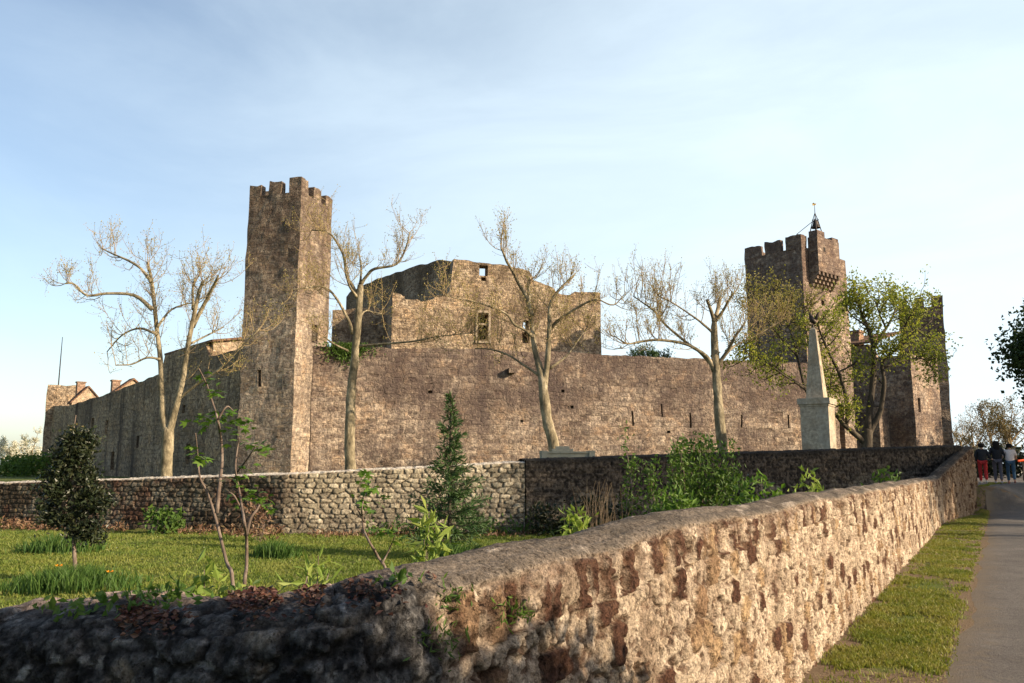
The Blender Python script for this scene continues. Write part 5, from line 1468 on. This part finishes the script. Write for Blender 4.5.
# dead leaves and weeds lying on the broad top of the dark length
deps = bpy.context.evaluated_depsgraph_get()
def fw_z(x, y):
    d_ = deps.scene_eval_get if False else None
    ok, loc, nr, ix = fw.ray_cast(Vector((x, y, 3.0)), Vector((0, 0, -1)))
    return (loc.z, True) if ok else (0, False)
def top_pt(px, py):
    q = at(px, py, 1.0); o_ = Vector((0, 0, EYE)); d_ = (Vector(q)-o_).normalized()
    ok, loc, nr, ix = fw.ray_cast(o_, d_)
    return loc if ok else None
C = []
for i in range(2600):
    s_ = rng.random()
    px = 115+rng.random()*320; edge = np.interp(px, [115, 200, 300, 430], [607, 595, 586, 576]); py = edge+abs(rng.normal())*13+1
    if vnoise(px*.045, py*.03, 0, 95) < .42 or (px > 335 and rng.random() < .72): continue
    l = top_pt(px, py)
    if l is not None and l.z > 1.0: C.append((l.x, l.y, l.z+.004+.014*rng.random()))
kind(leaf_obj('fallen_leaves', C, M['deadleaf'], None, .021, .014, .04, .5, .18), 'stuff')
C = []
for (cx, cy, s_, n_) in ((165, 602, 14, 60), (110, 612, 30, 70), (205, 590, 16, 30), (255, 590, 20, 40), (60, 617, 14, 20), (400, 588, 14, 24)):
    for i in range(n_):
        l = top_pt(cx+rng.normal()*s_, cy+rng.normal()*3)
        if l is not None: C.append((l.x, l.y, l.z+.01+.03*rng.random()))
kind(leaf_obj('creeping_weeds', C, M['bush'], None, .04, .018, .35), 'stuff')
for (cx, cy, s_, n_, lab) in ((514, 612, 9, 90, 'green weed tuft growing out of the sunlit face of the roadside wall'), (452, 600, 9, 60, 'weed tuft growing at the corner of the roadside wall'), (440, 640, 12, 60, 'dim weed tuft in the shaded corner of the roadside wall')):
    C = []; 
    for i in range(n_):
        l = top_pt(cx+rng.normal()*s_, cy+rng.normal()*s_*.7)
        if l is not None: C.append((l.x+.012*rng.random(), l.y-.012*rng.random(), l.z))
    tag(leaf_obj('wall_weed', C, M['fig'] if n_ > 60 else M['bush'], None, .035, .008, .5), lab, 'weed')
# bush added out of view, shaped so its shade falls on the near wall end
def shade_bush():
    x, y = 5.0, -.4
    root = thing('unseen_shade_laurel', 'added unseen laurel bush across the road, shading the near end of the wall', 'shrub', (x, y, 0))
    m = MB(); a_ = np.array((.39, .92, 0)); b_ = np.array((.92, -.39, 0))
    for i in range(9):
        e = a_*(-2.8+.7*i)
        m.tube(smooth_line([np.array((x, y, -.1))+e, np.array((x, y, .9))+e*1.05, np.array((x, y, 2.0))+e*.95+b_*rng.normal()*.5], 3), np.linspace(.06, .02, 7), 5, False)
    m.build('stem', M['dark_bark'], root)
    n = 26000; d = rdirs(n)*rng.random((n, 1))**.28; C = np.array((x, y, 1.65))+d[:, :1]*3.45*a_+d[:, 1:2]*1.4*b_; C[:, 2] += d[:, 2]*2.0
    n2 = 13000; d = rdirs(n2)*rng.random((n2, 1))**.28; C2 = np.array((x, y, 3.3))+(d[:, :1]*1.25-.60)*a_+d[:, 1:2]*1.1*b_; C2[:, 2] += d[:, 2]*1.6
    leaf_obj('leaves', np.concatenate([C, C2]), M['roadtree'], root, .17, .1, .1)
shade_bush()

# ------------------------------------------------------------------ people
def skin_mesh(verts, edges, radii, name, mat, parent, sub_=2, flat=None):
    me = bpy.data.meshes.new(name); off = np.array(ROOT[parent.name])
    me.from_pydata([tuple(np.array(v)-off) for v in verts], edges, [])
    o = bpy.data.objects.new(name, me); COL.objects.link(o)
    md = o.modifiers.new('skin', 'SKIN'); md.use_smooth_shade = True
    me.skin_vertices[0] if len(me.skin_vertices) else None
    if not me.skin_vertices:
        bm_ = None
    sv = me.skin_vertices[0].data if len(me.skin_vertices) else None
    if sv is None:
        import bmesh
        bm = bmesh.new(); bm.from_mesh(me); bm.verts.layers.skin.verify(); bm.to_mesh(me); bm.free(); sv = me.skin_vertices[0].data
    for i, r_ in enumerate(radii):
        sv[i].radius = (r_, r_) if not isinstance(r_, tuple) else r_
    sv[0].use_root = True
    s2 = o.modifiers.new('sub', 'SUBSURF'); s2.levels = sub_; s2.render_levels = sub_
    dg = bpy.context.evaluated_depsgraph_get(); dg.update()
    new = bpy.data.meshes.new_from_object(o.evaluated_get(dg)); new.name = name
    o.modifiers.clear(); o.data = new
    new.materials.clear(); new.materials.append(mat)
    for p_ in new.polygons: p_.use_smooth = True
    o.parent = parent
    return o
M['skin'] = plain_mat('skin', (.45, .27, .19), .6, .08, 8, .001)
def cloth(nm, c): return plain_mat(nm, c, .9, .15, 20, .004)
def person(x, y, h, rot, label, top_m, leg_m, hair_m, long_hair, stride, arms, sleeve=True, shoe=(.5, .45, .42)):
    z = zg1(x, y)+.02
    root = thing('person', label, 'person', (x, y, z))
    k = h/1.70
    c, s = math.cos(rot), math.sin(rot)
    def W(p): return (x+(p[0]*c-p[1]*s)*k, y+(p[0]*s+p[1]*c)*k, z+p[2]*k)     # +y = walking direction
    hipL, hipR = (-.095, 0, .90), (.095, 0, .90)
    kL, kR = (-.10, .10*stride+.03, .49), (.10, -.04*stride+.03, .49)
    aL, aR = (-.10, .16*stride, .09), (.10, -.20*stride, .10 if stride < .6 else .13)
    fL, fR = (-.105, .16*stride+.15, .035), (.105, -.20*stride+.14, .04)
    J = [(0, 0, .96), (0, 0, 1.14), (0, .0, 1.33), (0, 0, 1.45), (0, .01, 1.53), (0, .02, 1.62),
         hipL, kL, aL, fL, hipR, kR, aR, fR,
         (-.17, 0, 1.38), arms[0][0], arms[0][1], arms[0][2], (.17, 0, 1.38), arms[1][0], arms[1][1], arms[1][2]]
    E_ = [(0, 1), (1, 2), (2, 3), (3, 4), (4, 5), (0, 6), (6, 7), (7, 8), (8, 9), (0, 10), (10, 11), (11, 12), (12, 13), (2, 14), (14, 15), (15, 16), (16, 17), (2, 18), (18, 19), (19, 20), (20, 21)]
    rad = [(.12, .085), (.10, .072), (.115, .078), .055, .05, .095, .085, .058, .04, .035, .085, .058, .04, .035, .055, .042, .034, .03, .055, .042, .034, .03]
    rad = [tuple(v*k for v in r_) if isinstance(r_, tuple) else r_*k for r_ in rad]
    skin_mesh([W(p) for p in J], E_, rad, 'body', M['skin'], root)
    # head: ellipsoid part of body is the last skin vertex; hair as a cap plus length
    hv = [(0, -.015, 1.68), (0, -.045, 1.60), (0, -.06, 1.49)]+([(0, -.06, 1.40), (0, -.07, 1.24)] if long_hair else [])
    skin_mesh([W(p) for p in hv], [(i, i+1) for i in range(len(hv)-1)], [.125*k, (.14*k, .12*k), (.125*k, .09*k)]+([(.14*k, .08*k), (.09*k, .06*k)] if long_hair else []), 'hair', hair_m, root)
    tv_ = [(0, 0, .84), (0, 0, 1.14), (0, 0, 1.34), (0, 0, 1.43), (-.17, 0, 1.38), arms[0][0], arms[0][1], (.17, 0, 1.38), arms[1][0], arms[1][1]]
    te = [(0, 1), (1, 2), (2, 3), (2, 4), (4, 5), (5, 6), (2, 7), (7, 8), (8, 9)]
    if not sleeve: tv_ = tv_[:6]+[tv_[7], tv_[8]]; te = [(0, 1), (1, 2), (2, 3), (2, 4), (4, 5), (2, 6), (6, 7)]
    tr_ = [(.20, .15), (.18, .135), (.185, .13), .08, .07, .058, .048, .07, .058, .048]
    if not sleeve: tr_ = tr_[:6]+[.07, .058]
    skin_mesh([W(p) for p in tv_], te, [tuple(v*k for v in r_) if isinstance(r_, tuple) else r_*k for r_ in tr_], 'shirt', top_m, root)
    lv = [(0, 0, .98), hipL, kL, tuple(np.array(aL)+(0, 0, .02)), hipR, kR, tuple(np.array(aR)+(0, 0, .02))]
    skin_mesh([W(p) for p in lv], [(0, 1), (1, 2), (2, 3), (0, 4), (4, 5), (5, 6)], [(.16*k, .125*k), .10*k, .072*k, .06*k, .10*k, .072*k, .06*k], 'trousers', leg_m, root)
    for (a_, f_) in ((aL, fL), (aR, fR)):
        skin_mesh([W((a_[0], a_[1]-.05, a_[2]-.04)), W((a_[0], a_[1]+.06, a_[2]-.045)), W(f_)], [(0, 1), (1, 2)], [.046*k, .046*k, .038*k], 'shoe', cloth('shoe', shoe), root, 2)
    return root
YP = 36.0
dk = cloth('dark_cloth', (.02, .022, .028)); hair = cloth('dark_hair', (.012, .01, .009))
az = -R(27)
p = at(984, 482, YP)
person(p[0], YP, 1.74, az, 'walker in a dark top and red trousers, leftmost of three seen from behind', dk, cloth('red_cloth', (.42, .03, .03)), hair, False, .7,
       [[(-.24, -.02, 1.14), (-.23, .08, .93), (-.22, .10, .84)], [(.25, .0, 1.16), (.33, .08, 1.02), (.40, .06, 1.02)]], True, (.6, .56, .5))
p = at(999, 482, YP+.3)
person(p[0], YP+.3, 1.84, az, 'tall walker with long dark hair and grey jeans, middle of three seen from behind', dk, cloth('grey_denim', (.10, .095, .115)), hair, True, .5,
       [[(-.25, .0, 1.15), (-.29, .1, .99), (-.33, .12, .97)], [(.25, .0, 1.14), (.31, .1, 1.02), (.37, .1, 1.01)]])
p = at(1012, 482, YP+.1)
person(p[0], YP+.1, 1.72, az, 'walker in a white top and blue jeans, rightmost of three seen from behind', cloth('white_cloth', (.68, .6, .58)), cloth('blue_denim', (.05, .10, .16)), hair, False, .9,
       [[(-.25, .0, 1.15), (-.31, .1, 1.02), (-.36, .1, 1.0)], [(.24, .03, 1.16), (.22, .16, 1.03), (.12, .22, 1.06)]], False, (.45, .2, .15))
# orange barrier rail at the right edge
b0 = at(1018, 461, 44.); b1 = at(1046, 455, 44.)
br = thing('barrier', 'orange barrier rail at the right edge beyond the walkers', 'barrier', (b0[0]+1, 44., zg1(b0[0]+1, 44.)))
m = MB(); m.tube([b0, (b0+b1)/2+np.array((0, 0, -.06)), b1], [.06, .06, .06], 8); m.build('rail', plain_mat('orange_paint', (.7, .09, .02), .5, .1, 8), br)
for q_ in (b0+np.array((.25, 0, 0)), b1): 
    m = MB(); m.tube([(q_[0], 44.05, zg1(q_[0], 44.)-.1), (q_[0], 44.05, q_[2])], [.04, .04], 8); m.build('post', M['iron'], br)

# ------------------------------------------------------------------ light, sky, camera
SAZ, SEL = 113.0, 22.0
sdir = Vector((math.sin(R(SAZ))*math.cos(R(SEL)), math.cos(R(SAZ))*math.cos(R(SEL)), math.sin(R(SEL))))
sun = bpy.data.lights.new('sun', 'SUN'); sun.energy = 4.95; sun.angle = R(.5); sun.color = (1.0, .815, .585)
so = bpy.data.objects.new('sun', sun); COL.objects.link(so); so.rotation_euler = sdir.to_track_quat('Z', 'Y').to_euler(); so.location = (60, -30, 60)
w = bpy.data.worlds.new('World'); scene.world = w; w.use_nodes = True
nt = w.node_tree; nt.nodes.clear()
N_ = lambda t_: nt.nodes.new('ShaderNode'+t_)
sky = N_('TexSky'); sky.sky_type = 'NISHITA'; sky.sun_disc = False; sky.sun_elevation = R(SEL); sky.sun_rotation = R(SAZ); sky.air_density = 1.0; sky.dust_density = 1.6; sky.ozone_density = .7; sky.altitude = 100
tc = N_('TexCoord'); mp = N_('Mapping'); mp.inputs['Scale'].default_value = (1.0, 1.0, 3.2); mp.inputs['Rotation'].default_value = (.25, .2, .5)
nt.links.new(tc.outputs['Generated'], mp.inputs[0])
ns = N_('TexNoise'); ns.inputs['Scale'].default_value = 2.1; ns.inputs['Detail'].default_value = 7; ns.inputs['Roughness'].default_value = .58; ns.inputs['Distortion'].default_value = .5
nt.links.new(mp.outputs[0], ns.inputs['Vector'])
mr = N_('MapRange'); mr.interpolation_type = 'SMOOTHSTEP'; mr.inputs[1].default_value = .25; mr.inputs[2].default_value = .85; mr.inputs[3].default_value = .10; mr.inputs[4].default_value = .36
nt.links.new(ns.outputs['Fac'], mr.inputs[0])
# cirrus veil shaped to brighten the sky ahead; the rest stays clear to deepen shade
dp = N_('VectorMath'); dp.operation = 'DOT_PRODUCT'; nt.links.new(tc.outputs['Generated'], dp.inputs[0]); dp.inputs[1].default_value = (.50, .86, -.10)
mk_ = N_('MapRange'); mk_.interpolation_type = 'SMOOTHSTEP'; mk_.inputs[1].default_value = .45; mk_.inputs[2].default_value = 1.02; nt.links.new(dp.outputs['Value'], mk_.inputs[0])
ad = N_('Math'); ad.operation = 'MULTIPLY_ADD'; nt.links.new(mk_.outputs[0], ad.inputs[0]); ad.inputs[1].default_value = .62; nt.links.new(mr.outputs[0], ad.inputs[2])
ml = N_('Math'); ml.operation = 'MULTIPLY'; nt.links.new(ad.outputs[0], ml.inputs[0])
m2 = N_('MapRange'); m2.interpolation_type = 'SMOOTHSTEP'; m2.inputs[1].default_value = .0; m2.inputs[2].default_value = .6; nt.links.new(dp.outputs['Value'], m2.inputs[0])
nt.links.new(m2.outputs[0], ml.inputs[1])
mx = N_('Mix'); mx.data_type = 'RGBA'; nt.links.new(ml.outputs[0], mx.inputs[0]); nt.links.new(sky.outputs[0], mx.inputs[6]); mx.inputs[7].default_value = (5.3, 6.2, 6.7, 1)
bg = N_('Background'); bg.inputs[1].default_value = .112
nt.links.new(mx.outputs[2], bg.inputs[0])
ow = N_('OutputWorld'); nt.links.new(bg.outputs[0], ow.inputs[0])

cam = bpy.data.cameras.new('camera'); cam.sensor_width = 36; cam.lens = 36*F/1024; cam.clip_end = 6000; cam.clip_start = .05
cobj = bpy.data.objects.new('camera', cam); COL.objects.link(cobj); cobj.location = (0, 0, EYE); cobj.rotation_euler = (R(90)+PITCH, 0, 0)
scene.camera = cobj
vs = scene.view_settings; vs.view_transform = 'Standard'; vs.look = 'None'; vs.gamma = 1; vs.exposure = .85; vs.use_curve_mapping = False
scene.cycles.max_bounces = 6; scene.cycles.diffuse_bounces = 3; scene.cycles.transparent_max_bounces = 4; scene.cycles.use_denoising = True
